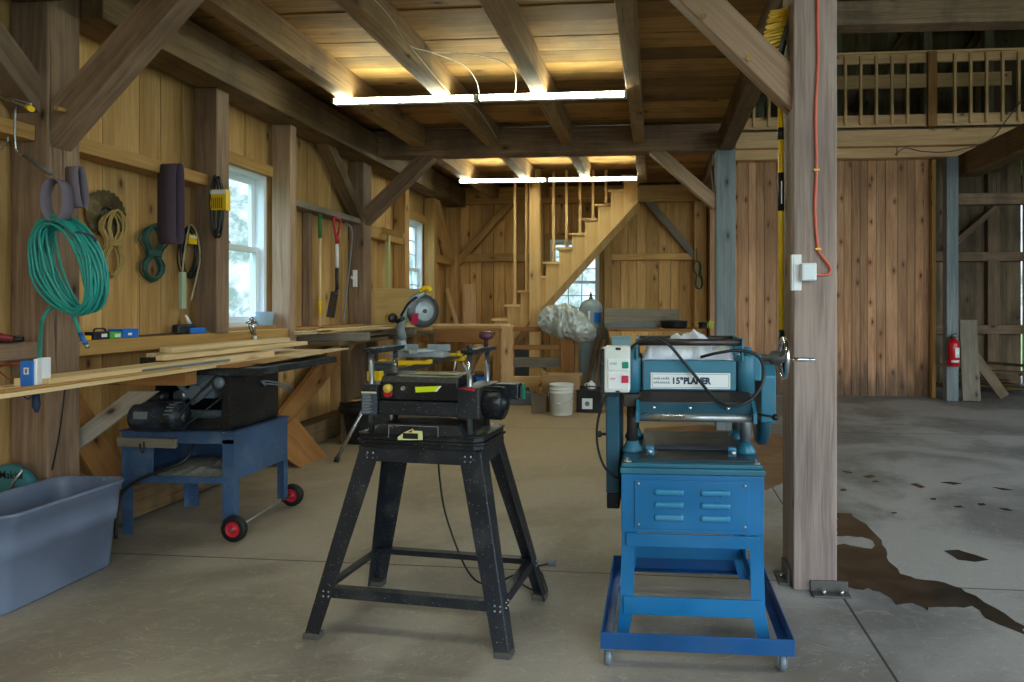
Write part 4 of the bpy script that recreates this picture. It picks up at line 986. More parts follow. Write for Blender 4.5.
mb = MB(); mb.tube([V((-2.452, 3.85, .86)), V((-2.42, 3.93, .84)), V((-2.38, 4.05, .79))], .006, 6); mb.tube([V((-2.452, 3.86, .84)), V((-2.43, 3.94, .825)), V((-2.40, 4.06, .77))], .006, 6)
mb.tube([V((-2.456, 3.83, .86)), V((-2.452, 3.86, .83))], .01, 6); mb.build('fence_lever', M_METALGREY, ts)
# trunnion castings inside
mb = MB(); mb.prism([(-2.82, 3.60, .93), (-2.60, 3.60, .93), (-2.64, 3.60, .86), (-2.70, 3.60, .82), (-2.77, 3.60, .86)], (0, .03, 0)); mb.cyl((-2.70, 3.56, .82), (-2.70, 3.72, .82), .045); mb.box(-2.80, -2.62, 3.62, 3.9, .78, .84)
mb.cyl((-2.56, 3.545, .905), (-2.56, 3.6, .905), .03); mb.tube([V((-2.74, 3.6, .75)), V((-2.66, 3.58, .80)), V((-2.57, 3.58, .90))], .012, 8, smooth=4); mb.build('trunnion', M_METALGREY, ts, bevel=.002)
mb = MB(); mb.lathe([(.012, 0), (.038, .002), (.032, .008), (.038, .014), (.012, .016)], (-2.535, 3.53, .885), (0, 1, 0), 28); mb.build('pulley', M_METALGREY, ts)
mb = MB(); pts_ = [V((-2.70 + .12 * math.cos(a), 3.575, .93 - .12 * math.sin(a))) for a in [math.pi * k / 16 for k in range(17)]]; mb.tube(pts_, .016, 8); mb.build('tilt_segment', M_METALGREY, ts)
mb = MB(); mb.bar((-2.86, 3.60, .74), (-2.58, 3.60, .92), (0, .04, 0), (0, 0, .035)); mb.build('arbor_arm', M_METALGREY, ts, bevel=.006)
mb = MB(); mb.cyl((-2.80, 3.56, .80), (-2.80, 3.74, .80), .032, n=18); mb.build('gear_shaft', M_STEEL, ts)
mb = MB(); mb.box(-2.90, -2.56, 3.66, 3.70, .62, .70); mb.build('cross_web', M_METALGREY, ts, bevel=.004)
mb = MB(); m0 = V((-2.955, 3.44, .70))
mb.lathe([(0, 0), (.05, 0), (.082, .012), (.086, .03), (.086, .20), (.078, .215), (.08, .22), (.08, .27), (.05, .285), (.02, .29), (.02, .30), (0, .30)], m0, (1, 0, 0), 32); mtr = mb.build('motor', M_DARKBLUE, ts)
mb = MB()
for k in range(10):
    a = math.pi * (.1 + .8 * k / 9) ; mb.bar(m0 + V((.225, -.081 * math.cos(a), .081 * math.sin(a))), m0 + V((.268, -.081 * math.cos(a), .081 * math.sin(a))), (0, .006, 0), (0, 0, .006))
mb.box(-2.90, -2.82, 3.352, 3.362, .70, .74); mb.split('motor_rib', M_METALGREY, mtr)
mb = MB(); mb.lathe([(0, 0), (.028, 0), (.03, .01), (.03, .12), (.028, .13), (0, .13)], (-2.92, 3.45, .812), (1, 0, 0), 20); mb.box(-2.90, -2.72, 3.42, 3.5, .775, .79); mb.build('capacitor', M_BLACKM, mtr)
mb = MB(); mb.lathe([(0, -.008), (.034, -.008), (.026, 0), (.034, .008), (0, .008)], (-2.665, 3.44, .70), (1, 0, 0), 24); mb.build('motor_pulley', M_IRON, ts)
pa, pb = V((-2.665, 3.44, .70)), V((-2.53, 3.535, .86)); dd = (pb - pa).normalized(); nn = V((0, -dd.z, dd.y)).normalized()
mb = MB(); mb.tube([pa + V((0, -.03, .012)), pa + V((0.0, -.02, .035)), pb + V((-.02, -.01, .055)), pb + V((.01, 0, .062))], .0055, 6, smooth=5); mb.tube([pa + V((0, .0, -.034)), pa + V((.03, 0, -.03)), pb + V((.02, 0, -.06))], .0055, 6, smooth=5)
mb.tube([pa + V((0, -.03, .012)), pa + V((0, -.038, -.01)), pa + V((0, 0, -.034))], .0055, 6, smooth=4); mb.build('drive_belt', M_RUBBER, ts)
mb = MB(); mb.bar((-3.10, 3.475, .545), (-2.74, 3.475, .54), (0, .02, 0), (0, 0, .055)); mb.build('wooden_cleat', W_OLDGREY, ts, bevel=.004)
mb = MB(); mb.tube([V((-2.72, 3.6, .60)), V((-2.70, 3.52, .46)), V((-2.78, 3.46, .40)), V((-2.93, 3.43, .34)), V((-3.02, 3.40, .25)), V((-3.03, 3.38, .02))], .009, 8, smooth=6); mb.tube([V((-2.93, 3.462, .55)), V((-2.925, 3.455, .50)), V((-2.94, 3.455, .49)), V((-2.95, 3.455, .54))], .004, 6, smooth=3); mb.build('power_cord', M_CORD, ts)
mb = MB(); mb.box(-3.08, -2.95, 3.12, 3.4, .001, .34) if False else None

# ================================================================= mitre saw on its stand
ms = thing('saw_stand', 'yellow and grey folding saw stand with splayed silver legs', 'saw stand', (-2.45, 6.6, 0))
mb = MB(); mb.box(-2.50, -2.40, 5.42, 8.0, .685, .745); mb.box(-2.475, -2.425, 5.42, 8.0, .745, .752); mb.build('rail', M_IRON, ms, bevel=.006)
for y, w in ((5.45, .04), (7.97, .04)):
    mb = MB(); mb.box(-2.51, -2.39, y - w, y + w, .675, .757); mb.build('end_cap', M_YEL, ms, bevel=.006)
for y in (6.15, 7.15):
    mb = MB(); mb.box(-2.70, -2.22, y - .035, y + .035, .757, .79); mb.box(-2.52, -2.38, y - .06, y + .06, .745, .757); mb.box(-2.72, -2.68, y - .05, y + .05, .76, .80); mb.box(-2.24, -2.20, y - .05, y + .05, .76, .80); mb.build('mounting_bracket', M_YEL, ms, bevel=.006)
mb = MB(); mb.box(-2.56, -2.34, 5.52, 5.60, .77, .80); mb.box(-2.48, -2.42, 5.53, 5.59, .752, .77); mb.cyl((-2.56, 5.56, .815), (-2.34, 5.56, .815), .02); mb.build('work_support', M_IRON, ms, bevel=.003)
for y0, y1 in ((5.62, 5.25), (7.8, 8.15)):
    for x1 in (-2.705, -2.165):
        x0 = -2.47 if x1 < -2.45 else -2.43
        mb = MB(); p, q = V((x0, y0, .69)), V((x1, y1, .02)); mb.cyl(p, q, .016, n=14); lg = mb.build('leg', M_STEEL, ms)
        mb = MB(); mb.cyl(q + (p - q) * .03, q + V((0, 0, -.018)), .022, n=12); mb.build('rubber_foot', M_RUBBER, lg)
    mb = MB(); mb.box(-2.53, -2.37, y0 - .05, y0 + .05, .65, .70); mb.build('leg_hub', M_YEL, ms, bevel=.008)
mi = thing('mitre_saw', 'mitre saw with round dark blade guard and yellow handle', 'mitre saw', (-2.48, 6.65, .79))
o = V((-2.48, 6.65, .792))
mb = MB(); mb.box(o.x - .28, o.x + .26, o.y - .12, o.y + .10, o.z, o.z + .055); mb.box(o.x - .30, o.x - .2, o.y - .15, o.y + .12, o.z, o.z + .035); mb.box(o.x + .2, o.x + .28, o.y - .15, o.y + .12, o.z, o.z + .035); mb.build('base', M_MITREG, mi, bevel=.01)
mb = MB(); mb.lathe([(.0, 0), (.17, 0), (.175, .006), (.175, .022), (.168, .026), (0, .026)], o + V((0, -.03, .056)), n=40); mb.bar(o + V((0, -.17, .066)), o + V((.03, -.34, .066)), (.07, 0, 0), (0, 0, .03)); mb.build('turntable', M_MITREG, mi, bevel=.002)
mb = MB(); mb.box(o.x - .30, o.x - .05, o.y + .03, o.y + .045, o.z + .056, o.z + .13); mb.box(o.x + .05, o.x + .30, o.y + .03, o.y + .045, o.z + .056, o.z + .13); mb.build('fence', M_MITREG, mi, bevel=.004)
nrm = V((.72, -.69, 0)); along = V((.69, .72, 0))
bc = at(423, 311, 6.6)
mb = MB(); mb.lathe([(0, -.02), (.17, -.02), (.178, -.012), (.178, .012), (.17, .02), (.12, .026), (0, .026)], bc, nrm, 44); gd = mb.build('blade_guard', plain('smoked_guard', '#3c3d40', .35), mi)
mb = MB(); mb.lathe([(.04, .027), (.105, .027), (.108, .032), (.10, .037), (0, .040)], bc, nrm, 36); mb.build('guard_plate', M_MITREG, gd)
mb = MB(); mb.lathe([(.022, .04), (.022, .055), (0, .056)], bc, nrm, 16); mb.build('arbor_bolt', M_DKWOODH, gd)
mb = MB(); a_, b_ = at(424, 290, 6.5), at(398, 333, 6.62)
mb.tube([at(425, 291, 6.5), at(413, 299, 6.5), at(405, 314, 6.5), at(400, 328, 6.55), at(402, 338, 6.62)], [.03, .036, .04, .045, .05], 12); mb.build('saw_arm', M_MITREG, mi)
mb = MB(); mb.tube([at(420, 292, 6.46), at(424, 288.5, 6.46), at(429, 288.5, 6.46), at(431, 292, 6.46)], [.02, .028, .028, .02], 10, smooth=3); mb.build('handle', M_YEL, mi)
mb = MB(); mb.tube([at(401, 316, 6.46), at(408, 304, 6.46), at(417, 297, 6.45)], .013, 8, smooth=3); mb.tube([at(396, 322, 6.45), at(404, 318, 6.45)], .02, 8); mb.build('carry_bar', M_BLACKM, mi)
mb = MB(); mb.lathe([(0, -.06), (.045, -.06), (.05, -.05), (.05, .03), (.04, .04), (0, .042)], at(392, 318, 6.5), nrm, 24); mtt = mb.build('motor', M_BLACKM, mi)
mb = MB(); mb.lathe([(.0505, -.03), (.052, -.025), (.052, .0), (.0505, .005)], at(392, 318, 6.5), nrm, 24); mb.build('motor_band', M_YEL, mtt)
mb = MB(); q = [at(412, 314, 6.44), at(418, 313, 6.44), at(417, 324, 6.44), at(411, 325, 6.44)]; mb.prism(q, (0, .02, 0)); mb.build('guard_lever', plain('magenta_red_plastic', '#b01c48', .4), mi)
mb = MB(); p_ = at(401, 338, 6.62); mb.tube([p_, V((p_.x, p_.y + .02, o.z + .12)), V((p_.x + .02, p_.y, o.z + .05))], [.05, .05, .06], 12); mb.box(p_.x - .16, p_.x + .05, p_.y - .05, p_.y + .05, o.z + .056, o.z + .13); mb.build('pivot_housing', M_MITREG, mi, bevel=.004)
mb = MB(); mb.cyl(V((p_.x - .14, p_.y + .02, o.z + .21)), V((p_.x, p_.y + .02, o.z + .21)), .012); mb.cyl(V((p_.x - .14, p_.y + .06, o.z + .21)), V((p_.x, p_.y + .06, o.z + .21)), .012); mb.build('slide_rails', M_STEEL, mi)
# ================================================================= lumber on and around the table saw
LG = 'lumber on the table saw'
def plank(label, p, q, w, t, mat=W_FRESH, group=LG, name='lumber_board', up=(0, 0, 1), cat='board'):
    mb = MB(); mb.beam(p, q, w, t, up); return tag(mb.build(name, mat, bevel=.0015, origin=p), label, cat, group)
plank('long thin wide board reaching out of the frame on the left, under all others', (-2.60, 2.05, .986), (-2.66, 4.75, .986), .26, .018)
plank('shorter pale board with a dark slot lying on the long thin board', (-2.585, 2.47, 1.012), (-2.62, 4.1, 1.012), .16, .032)
plank('narrow pale strip nearest the camera on the long board', (-2.50, 2.26, 1.002), (-2.52, 3.2, 1.002), .05, .010, W_LEDGE)
mb = MB(); mb.box(-2.506, -2.5035, 2.95, 3.6, 1.004, 1.018); o_ = mb.build('dark_slot_strip', M_METALGREY, origin=(-2.505, 2.95, 1.004)); tag(o_, 'grey strip drawn for the dark slot along the edge of the short pale board', 'strip')  # flat grey strip stands for the dark inside the board's slot
rr = random.Random(3)
for k, (x, z, y0, y1, lb) in enumerate((
    (-2.80, 1.052, 3.35, 4.55, 'back'), (-2.745, 1.052, 3.42, 4.66, 'second'), (-2.69, 1.052, 3.30, 4.60, 'middle'), (-2.635, 1.052, 3.22, 4.62, 'front'),
    (-2.76, 1.083, 3.40, 4.56, 'upper back'), (-2.70, 1.083, 3.36, 4.50, 'topmost front'))):
    plank('square pale stick, %s one of the bundle on the table saw' % lb, (x, y0, z), (x + .01, y1, z), .046, .028, W_FRESH, 'pale sticks on the table saw', 'lumber_stick', cat='stick')
for k, (x, y0, y1, z, lb) in enumerate(((-2.42, 3.45, 4.45, .985, 'flat brownish board at the right edge of the saw table'), (-2.36, 3.6, 4.55, .9955, 'thin board on top of the flat brownish one'), (-2.32, 3.9, 4.7, 1.006, 'thin board sticking out furthest behind the saw table'), (-2.88, 4.2, 4.9, .984, 'board end behind the bundle of sticks'))):
    plank(lb, (x, y0, z), (x - .06, y1, z), .12, .010 if z > .99 else .014, (W_BROWN, W_LEDGE, W_FRESH, W_FRESH)[k])
plank('thick reddish board tucked under the long board left of the saw', (-3.19, 3.42, .925), (-2.61, 3.42, .925), .09, .08, W_BROWN, up=(0, 0, 1))
mb = MB(); mb.box(-2.80, -2.66, 3.28, 3.30, 1.005, 1.05); tag(mb.build('clamp_block', M_BLACKM, bevel=.003), 'small black block at the left end of the stick bundle', 'block')
# items standing on the long board at the left
for k, (u0, u1, v0, v1, y, m, nm, lb, ct) in enumerate(((20, 33, 361, 381, 2.46, M_BLUEP, 'blue_box', 'small blue carton with a white label at the left end of the boards', 'box'),
    (33.3, 36, 359, 381, 2.465, M_WHITE, 'white_strip', 'thin white strip behind the blue carton', 'strip'),
    (37, 42, 358, 381, 2.47, M_CLOTHW, 'white_block', 'greyish white block beside the hose end', 'block'))):
    a, b = at(u0, v1, y), at(u1, v0, y)
    mb = MB(); mb.box(a.x, b.x, y, y + .04, .996 if k != 3 else 1.0, b.z); o_ = tag(mb.build(nm, m, bevel=.002), lb, ct)
    if k == 0:
        mb = MB(); c = (a + b) / 2; mb.box(c.x - .012, c.x + .010, y - .001, y - .0002, c.z - .014, c.z + .014); lb_ = mb.build('white_label', M_WHITE, o_)
        mb = MB(); mb.box(c.x - .006, c.x + .004, y - .0016, y - .0011, c.z - .009, c.z + .009); mb.build('label_print', M_METALGREY, lb_)
# leaning boards
mb = MB(); p = [at(77, 452, 3.42), at(77, 432, 3.42), at(131, 391, 3.42), at(160, 391, 3.42)]; mb.prism([(q.x, 3.40, q.z) for q in p], (0, .022, 0))
tag(mb.build('leaning_board', wood('dusty_plank', '#8f8376', '#aba092', .1), bevel=.002), 'dusty pale board slanting from the thick post up under the saw', 'board')
mb = MB(); a, b, c, d = atZ(300, 467, .002), atZ(327, 456, .002), V((-3.05, 5.75, .20)), V((-3.17, 5.35, .20))
p1, p2 = atZ(300, 467, .008), atZ(327, 456, .008); mb.prism([p1, p2, V((p2.x - .30, p2.y + .02, .34)), V((p1.x - .30, p1.y - .0, .20))], (-.008, .002, -.009)); tag(mb.build('plywood_offcut', W_BROWN), 'orange-brown plywood offcut lying tilted behind the saw wheel', 'plywood')
mb = MB(); mb.prism([at(368.5, 331, 7.6), at(368.5, 288, 7.6), at(432, 289, 7.75), at(432, 330, 7.75)], (0, .014, 0)); tag(mb.build('plywood_sheet', W_PLY), 'light plywood panel standing behind the mitre saw', 'plywood')
for lb, p, q, w, t in (('thin stick leaning in the back corner', at(447, 289, 10.1), at(459, 331, 9.7), .05, .03),):
    plank(lb, p, q, w, t, W_RAIL, 'offcuts at the back wall', 'leaning_stick', up=(0, 1, 0), cat='stick')
mb = MB(); a, b = at(463, 328, 10.2), at(476, 284, 10.2); mb.box(a.x, b.x, 10.2, 10.22, a.z, b.z); tag(mb.build('lumber_board', W_RAIL), 'short wide board standing upright on the bench before the back wall', 'board', 'offcuts at the back wall')

# workbench along the left wall
wb = thing('workbench', 'long dark wooden workbench under the window wall, loaded with lumber', 'workbench', (-3.1, 7.2, 0))
mb = MB(); mb.box(-3.40, -2.83, 5.55, 8.1, .97, 1.01); mb.build('bench_top', W_TIMBD, wb, bevel=.003)
for x, y in ((-3.02, 5.95), (-2.9, 8.0)):
    mb = MB(); mb.box(x, x + .07, y, y + .07, 0, .97); mb.build('leg', W_TIMBD, wb)
for x, y in ((-3.19, 6.95), (-3.19, 8.0)):
    mb = MB(); mb.box(x, x + .07, y, y + .07, 0, .97); mb.build('leg', W_TIMBD, wb)
mb = MB(); mb.box(-3.19, -2.85, 6.96, 8.05, .35, .38); mb.build('lower_shelf', W_TIMBD, wb)
LB2 = 'lumber fanned on the workbench'
fan = [((-3.02, 5.22), (-2.75, 7.2)), ((-2.96, 5.4), (-2.70, 7.3)), ((-3.10, 5.35), (-2.85, 7.5)), ((-2.90, 5.6), (-2.68, 7.6)), ((-3.16, 5.5), (-2.98, 7.5)), ((-2.98, 5.5), (-2.86, 7.7))]
nm2 = ['foremost pale board of the fan on the workbench, reaching furthest left', 'second board of the fan on the workbench', 'rearmost wide board of the fan on the workbench', 'board at the right side of the fan, nearest the mitre saw', 'board of the fan lying closest to the wall', 'topmost board of the fan on the workbench']
for k, ((x0, y0), (x1, y1)) in enumerate(fan):
    plank(nm2[k], (x0, y0, 1.092 + .0 + .013 * (k // 2)), (x1, y1, 1.092 + .013 * (k // 2)), .085, .011, (W_FRESH, W_LEDGE, W_FRESH)[k % 3], LB2)
plank('short dark batten carrying the fan of boards', (-3.3, 5.7, 1.048), (-2.65, 5.75, 1.048), .09, .075, W_OLDGREY, LB2)
plank('second dark batten under the fan of boards', (-3.25, 7.0, 1.048), (-2.70, 7.05, 1.048), .09, .075, W_OLDGREY, LB2)
for k, (u, v, y, lb) in enumerate(((352, 347, 6.0, 'grey scrap board under the fan, left'), (372, 343, 6.3, 'grey scrap board under the fan, right'))):
    a = at(u, v, y); plank(lb, (a.x - .05, y - .35, 1.0175 + .016 * k), (a.x - .1, y + .5, 1.0175 + .016 * k), .09, .015, W_OLDGREY, LB2)
# second bench at the back left
wb = thing('workbench', 'brown plank bench in front of the back wall left of the stairs', 'workbench', (-2.6, 8.9, 0))
mb = MB(); mb.box(-3.2, -2.11, 8.55, 9.12, .985, 1.02); mb.build('bench_top', W_BROWN, wb, bevel=.003)
mb = MB(); mb.box(-3.2, -2.11, 8.52, 8.549, .84, 1.02); mb.build('apron', W_BROWN, wb, bevel=.002)
for x, y in ((-3.15, 8.56), (-2.2, 8.56), (-3.15, 9.03), (-2.2, 9.03)):
    mb = MB(); mb.box(x, x + .08, y, y + .08, 0, .984); mb.build('leg', W_BROWN, wb)
mb = MB(); mb.prism([(-2.45, 8.51, .45), (-2.3, 8.51, .45), (-2.12, 8.51, .84), (-2.12, 8.51, .99), (-2.18, 8.51, .99)], (0, -.02, 0)); mb.build('brace_board', W_LEDGE, wb)
for k, (x, z, y, m, lb) in enumerate(((-2.8, 1.035, 8.75, W_LEDGE, 'yellow-brown board stacked on the plank bench, lowest'), (-2.75, 1.065, 8.78, W_FRESH, 'pale board on top of the stack on the plank bench'))):
    plank(lb, (x - .3, y, z), (x + .75, y + .05, z), .14, .028, m, 'boards on the plank bench')
for k, (x, y, w, h, m, lb) in enumerate(((-2.5, 8.76, .34, .34, M_BLUEP, 'blue plastic bin under the plank bench'), (-2.88, 8.76, .26, .30, plain('slate_blue_plastic', '#38506a', .5), 'slate blue bin under the plank bench'))):
    mb = MB(); mb.prism([(x - w / 2, y - .15, .003), (x + w / 2, y - .15, .003), (x + w / 2 + .02, y - .17, h), (x - w / 2 - .02, y - .17, h)], (0, .3, 0)); o_ = tag(mb.build('storage_bin', m, bevel=.01), lb, 'bin', 'bins under the plank bench')
    mb = MB(); mb.box(x - w / 2 - .03, x + w / 2 + .03, y - .18, y + .14, h + .001, h + .02); mb.build('lid', m, o_, bevel=.004)
# black tub
tb = thing('black_tub', 'round black stacked tub standing on the floor behind the bench planer', 'tub', (-2.82, 6.12, 0))
mb = MB(); mb.lathe([(.0, .002), (.20, .002), (.215, .02), (.245, .30), (.245, .305)], (-2.82, 6.12, 0), n=36); mb.build('body', M_BLACKM, tb)
mb = MB(); mb.lathe([(.20, .306), (.275, .306), (.28, .32), (.28, .35), (.265, .36), (.265, .38), (.27, .385), (.26, .40), (.0, .41)], (-2.82, 6.12, 0), n=36); mb.build('lid', M_BLACKM, tb)
mb = MB(); mb.lathe([(.06, 0), (.075, .003), (.085, .006), (.06, .008), (.05, .004), (.0, .003)], (-2.93, 6.03, .409), n=20); tag(mb.build('paper_plate', M_CARD, origin=(-2.93, 6.03, .409)), 'crumpled pale paper disc on the lid of the black tub', 'paper')

# ================================================================= tote, saw case
tt = thing('storage_tote', 'large open grey-blue plastic tote on the floor at the left', 'tote', (-2.9, 2.85, 0))
def rr_ring(x0, x1, y0, y1, z, r, n=6):
    out = []
    for (cx, cy, a0) in ((x1 - r, y0 + r, -90), (x1 - r, y1 - r, 0), (x0 + r, y1 - r, 90), (x0 + r, y0 + r, 180)):
        for k in range(n + 1):
            a = math.radians(a0 + 90 * k / n); out.append(V((cx + r * math.cos(a), cy + r * math.sin(a), z)))
    return out
def skinrings(mb, R, smooth=True):
    mb.cur = .5; n = len(R[0]); base = len(mb.v)
    for r in R: mb.v += r
    for i in range(len(R) - 1):
        for j in range(n):
            k = (j + 1) % n; a = base + i * n
            mb._face([a + j, a + k, a + n + k, a + n + j], None, smooth)
mb = MB()
def T(e, z, r): return rr_ring(-3.045 - e, -2.775 + e, 2.51 - e * .4, 3.095 + e * .4 + (e * .6 if e < 0 else 0), z, r)
R = [T(-.12, .004, .02), T(-.005, .004, .05), T(0, .012, .055), T(.022, .24, .06), T(.031, .243, .065), T(.038, .30, .065), T(.046, .39, .07), T(.056, .393, .075), T(.058, .425, .075), T(.066, .428, .08), T(.068, .440, .08), T(.060, .444, .08), T(.050, .440, .075), T(.040, .40, .07), T(.012, .16, .06), T(-.006, .016, .05), T(-.12, .012, .02)]
skinrings(mb, R)
n = len(R[0]); mb._face([i for i in reversed(range(n))]); mb._face([len(mb.v) - n + i for i in range(n)])
mb.build('tub', M_TOTE, tt)
mb = MB(); mb.box(-2.98, -2.83, 3.125, 3.130, .400, .425); 
for x in (-2.97, -2.905, -2.84): mb.box(x - .003, x + .003, 3.085, 3.112, .425, .446)
mb.split('handle_rib', M_TOTE, tt)
mb = MB(); mb.box(-2.96, -2.86, 2.455, 2.495, .355, .375); mb.build('handle_latch', M_BLACKM, tt, bevel=.005)
cs = thing('circular_saw', 'teal circular saw with black lettering behind the grey-blue tote', 'saw', (-3.25, 3.0, 0))
c0 = V((-3.30, 3.055, .36))
mb = MB(); mb.lathe([(0, 0), (.15, 0), (.16, .008), (.16, .035), (.15, .045), (0, .045)], c0 + V((0, 0, 0)), (0, -1, 0), 40); mb.box(-3.40, -3.14, 3.02, 3.05, .16, .22)
hs = mb.build('blade_housing', M_TEAL if False else plain('soft_teal_housing', '#2f6f78', .45), cs)
lettering('Makita', .058, (c0.x - .03, 3.0085, .452), M_BLACKINK, hs, bold=.0003, sx=.85)
mb = MB(); mb.tube([V((-3.19, 3.0, .505)), V((-3.23, 2.99, .44)), V((-3.26, 2.99, .38))], .0065, 8); mb.build('guard_lever', M_STEEL, cs)
mb = MB(); mb.box(-3.41, -3.14, 2.99, 3.12, .012, .20); mb.build('motor_case', M_BLACKM, cs, bevel=.02)
mb = MB(); mb.box(-3.40, -3.13, 2.97, 3.125, .002, .011); mb.build('sole_plate', M_STEEL, cs)

# ================================================================= things hung on the left wall and post
def ribbon(mb, path, wv, th, closed=True):
    mb.cur = random.random(); path = [V(p) for p in path]; n = len(path); wv = V(wv) / 2; b = len(mb.v)
    for i, p in enumerate(path):
        d = (path[(i + 1) % n] - path[i - 1]).normalized(); nr = d.cross(wv.normalized()).normalized() * th / 2
        mb.v += [p - wv - nr, p + wv - nr, p + wv + nr, p - wv + nr]
    for i in range(n if closed else n - 1):
        j = (i + 1) % n
        for a, c in ((0, 1), (1, 2), (2, 3), (3, 0)):
            mb._face([b + 4 * i + a, b + 4 * i + c, b + 4 * j + c, b + 4 * j + a], None, a % 2 == 0)
def loop(c, u, v, ru, rv, n=36, sq=1.0, tw=0):
    c, u, v = V(c), V(u), V(v); out = []
    for k in range(n):
        a = 2 * math.pi * k / n; cu, sv = math.cos(a), math.sin(a)
        out.append(c + u * ru * (abs(cu) ** sq) * (1 if cu > 0 else -1) + v * rv * (abs(sv) ** sq) * (1 if sv > 0 else -1))
    return out
# hook rail with sanding belts on the thick post
hk = thing('bracket_hook', 'bent wire hook with a yellow tip screwed to the thick left post', 'hook', tuple(at(15, 128, 3.0)))
mb = MB(); mb.tube([at(0, 97, 3.02), at(9, 100, 2.98), at(28, 107, 2.9)], .006, 6); mb.tube([at(2, 95, 3.05), at(31, 104, 2.9)], .005, 6); mb.tube([at(15.5, 106, 2.96), at(15.5, 148, 2.99), at(26, 157, 3.0), at(50, 175, 3.03)], .005, 6, smooth=3); mb.build('wire', M_STEEL, hk)
mb = MB(); a = at(28, 107, 2.9); mb.cyl(a, at(31.5, 109, 2.88), .014); mb.build('tip', M_YEL, hk)
mb = MB(); mb.cyl(at(24, 155, 3.0), at(51, 174.5, 3.03), .010, n=10); mb.build('grip', M_DKWOODH, hk)
mb = MB(); mb.tube([at(0, 117, 3.0), at(5, 130, 3.0), at(8, 140, 3.0), at(4, 145, 3.0), at(0, 150, 3.0)], .004, 6, smooth=4); tag(mb.build('wire_hanger', M_STEEL), 'thin bent wire at the left picture edge', 'wire')
mb = MB(); c = at(57, 200, 3.0); ribbon(mb, loop(c, (1, .1, 0), (0, 0, 1), .055, .105, sq=.9), (.012, .055, 0), .003)
tag(mb.build('sanding_belt', M_BELT2), 'narrow grey sanding belt hanging open like a loop on the thick post', 'sanding belt', 'sanding belts')
mb = MB(); c = at(77, 187, 3.06); ribbon(mb, loop(c, (.15, 1, 0), (-.12, 0, 1), .022, .105, sq=.6), (.085, -.015, 0), .003)
tag(mb.build('sanding_belt', M_BELT2), 'flattened grey-mauve sanding belt beside the open loop above the hose', 'sanding belt', 'sanding belts')
mb = MB(); c = atX(171, 204, -3.2); ribbon(mb, loop(c, (.25, 1, 0), (0, 0, 1), .030, .265, n=48, sq=.45), (.135, -.01, 0), .003)
tag(mb.build('sanding_belt', M_BELT), 'wide purple-brown sanding belt hanging from the wall rail', 'sanding belt', 'sanding belts')
# big green hose
mb = MB(); pts = []; rh = random.Random(6); c0 = at(69, 266, 3.05); turns = 21
for k in range(turns * 28 + 1):
    a = 2 * math.pi * k / 28; tn = k / 28
    f = tn - int(tn) ; s_ = math.sin(tn * 2.3) * .5 + .5; s2 = math.sin(tn * 5.1 + 1) * .5 + .5
    rx = .115 + .06 * s_ + .012 * math.sin(tn * 11.3); rz = .19 + .055 * s2 + .012 * math.sin(tn * 7.7)
    pts.append(V((c0.x + .008 + .014 * math.sin(tn * 3.1) + rx * .92 * math.sin(a) - .055 * math.cos(a) , 3.045 + .045 * math.cos(tn * 1.7) - .03 * math.cos(a) * .5, c0.z + .01 * math.cos(tn * 4) - (.24 - rz) * .8 + rz * math.cos(a) + (.0 if math.cos(a) < 0 else (.24 - rz) * 1.2))))
pts = [V((p.x, min(p.y, 3.10), p.z)) for p in pts]
mb.tube(pts, .0068, 7); hose = mb.build('hose', M_GREENC); tag(hose, 'big coil of teal green garden hose hanging on the thick post', 'hose')
mb = MB(); mb.tube([at(54, 306, 3.04), at(47, 312, 3.03), at(42, 322, 3.0), at(40, 345, 2.8), at(39, 380, 2.52)], .0085, 8, smooth=6)
mb.tube([at(72, 312, 3.04), at(76, 322, 3.03), at(80, 333, 3.02)], .0085, 8, smooth=4); mb.build('hose_tail', M_GREENC, hose)
mb = MB(); mb.tube([at(80, 333, 3.02), at(86, 344, 3.01)], [.0095, .012], 10); cp = mb.build('coupling', plain('blue_hose_end', '#1e5fae', .4), hose)
mb = MB(); mb.cyl(at(86, 344, 3.01), at(87.5, 348, 3.01), .009, n=10); mb.build('nozzle_tip', M_STEEL, cp)
mb = MB(); mb.tube([V((p.x, p.y, p.z)) for p in loop(at(85, 237, 3.03), (.5, 0, .4), (.4, .8, -.3), .035, .05, 14)], .006, 6, closed=True); mb.build('tie', M_BELT, hose)
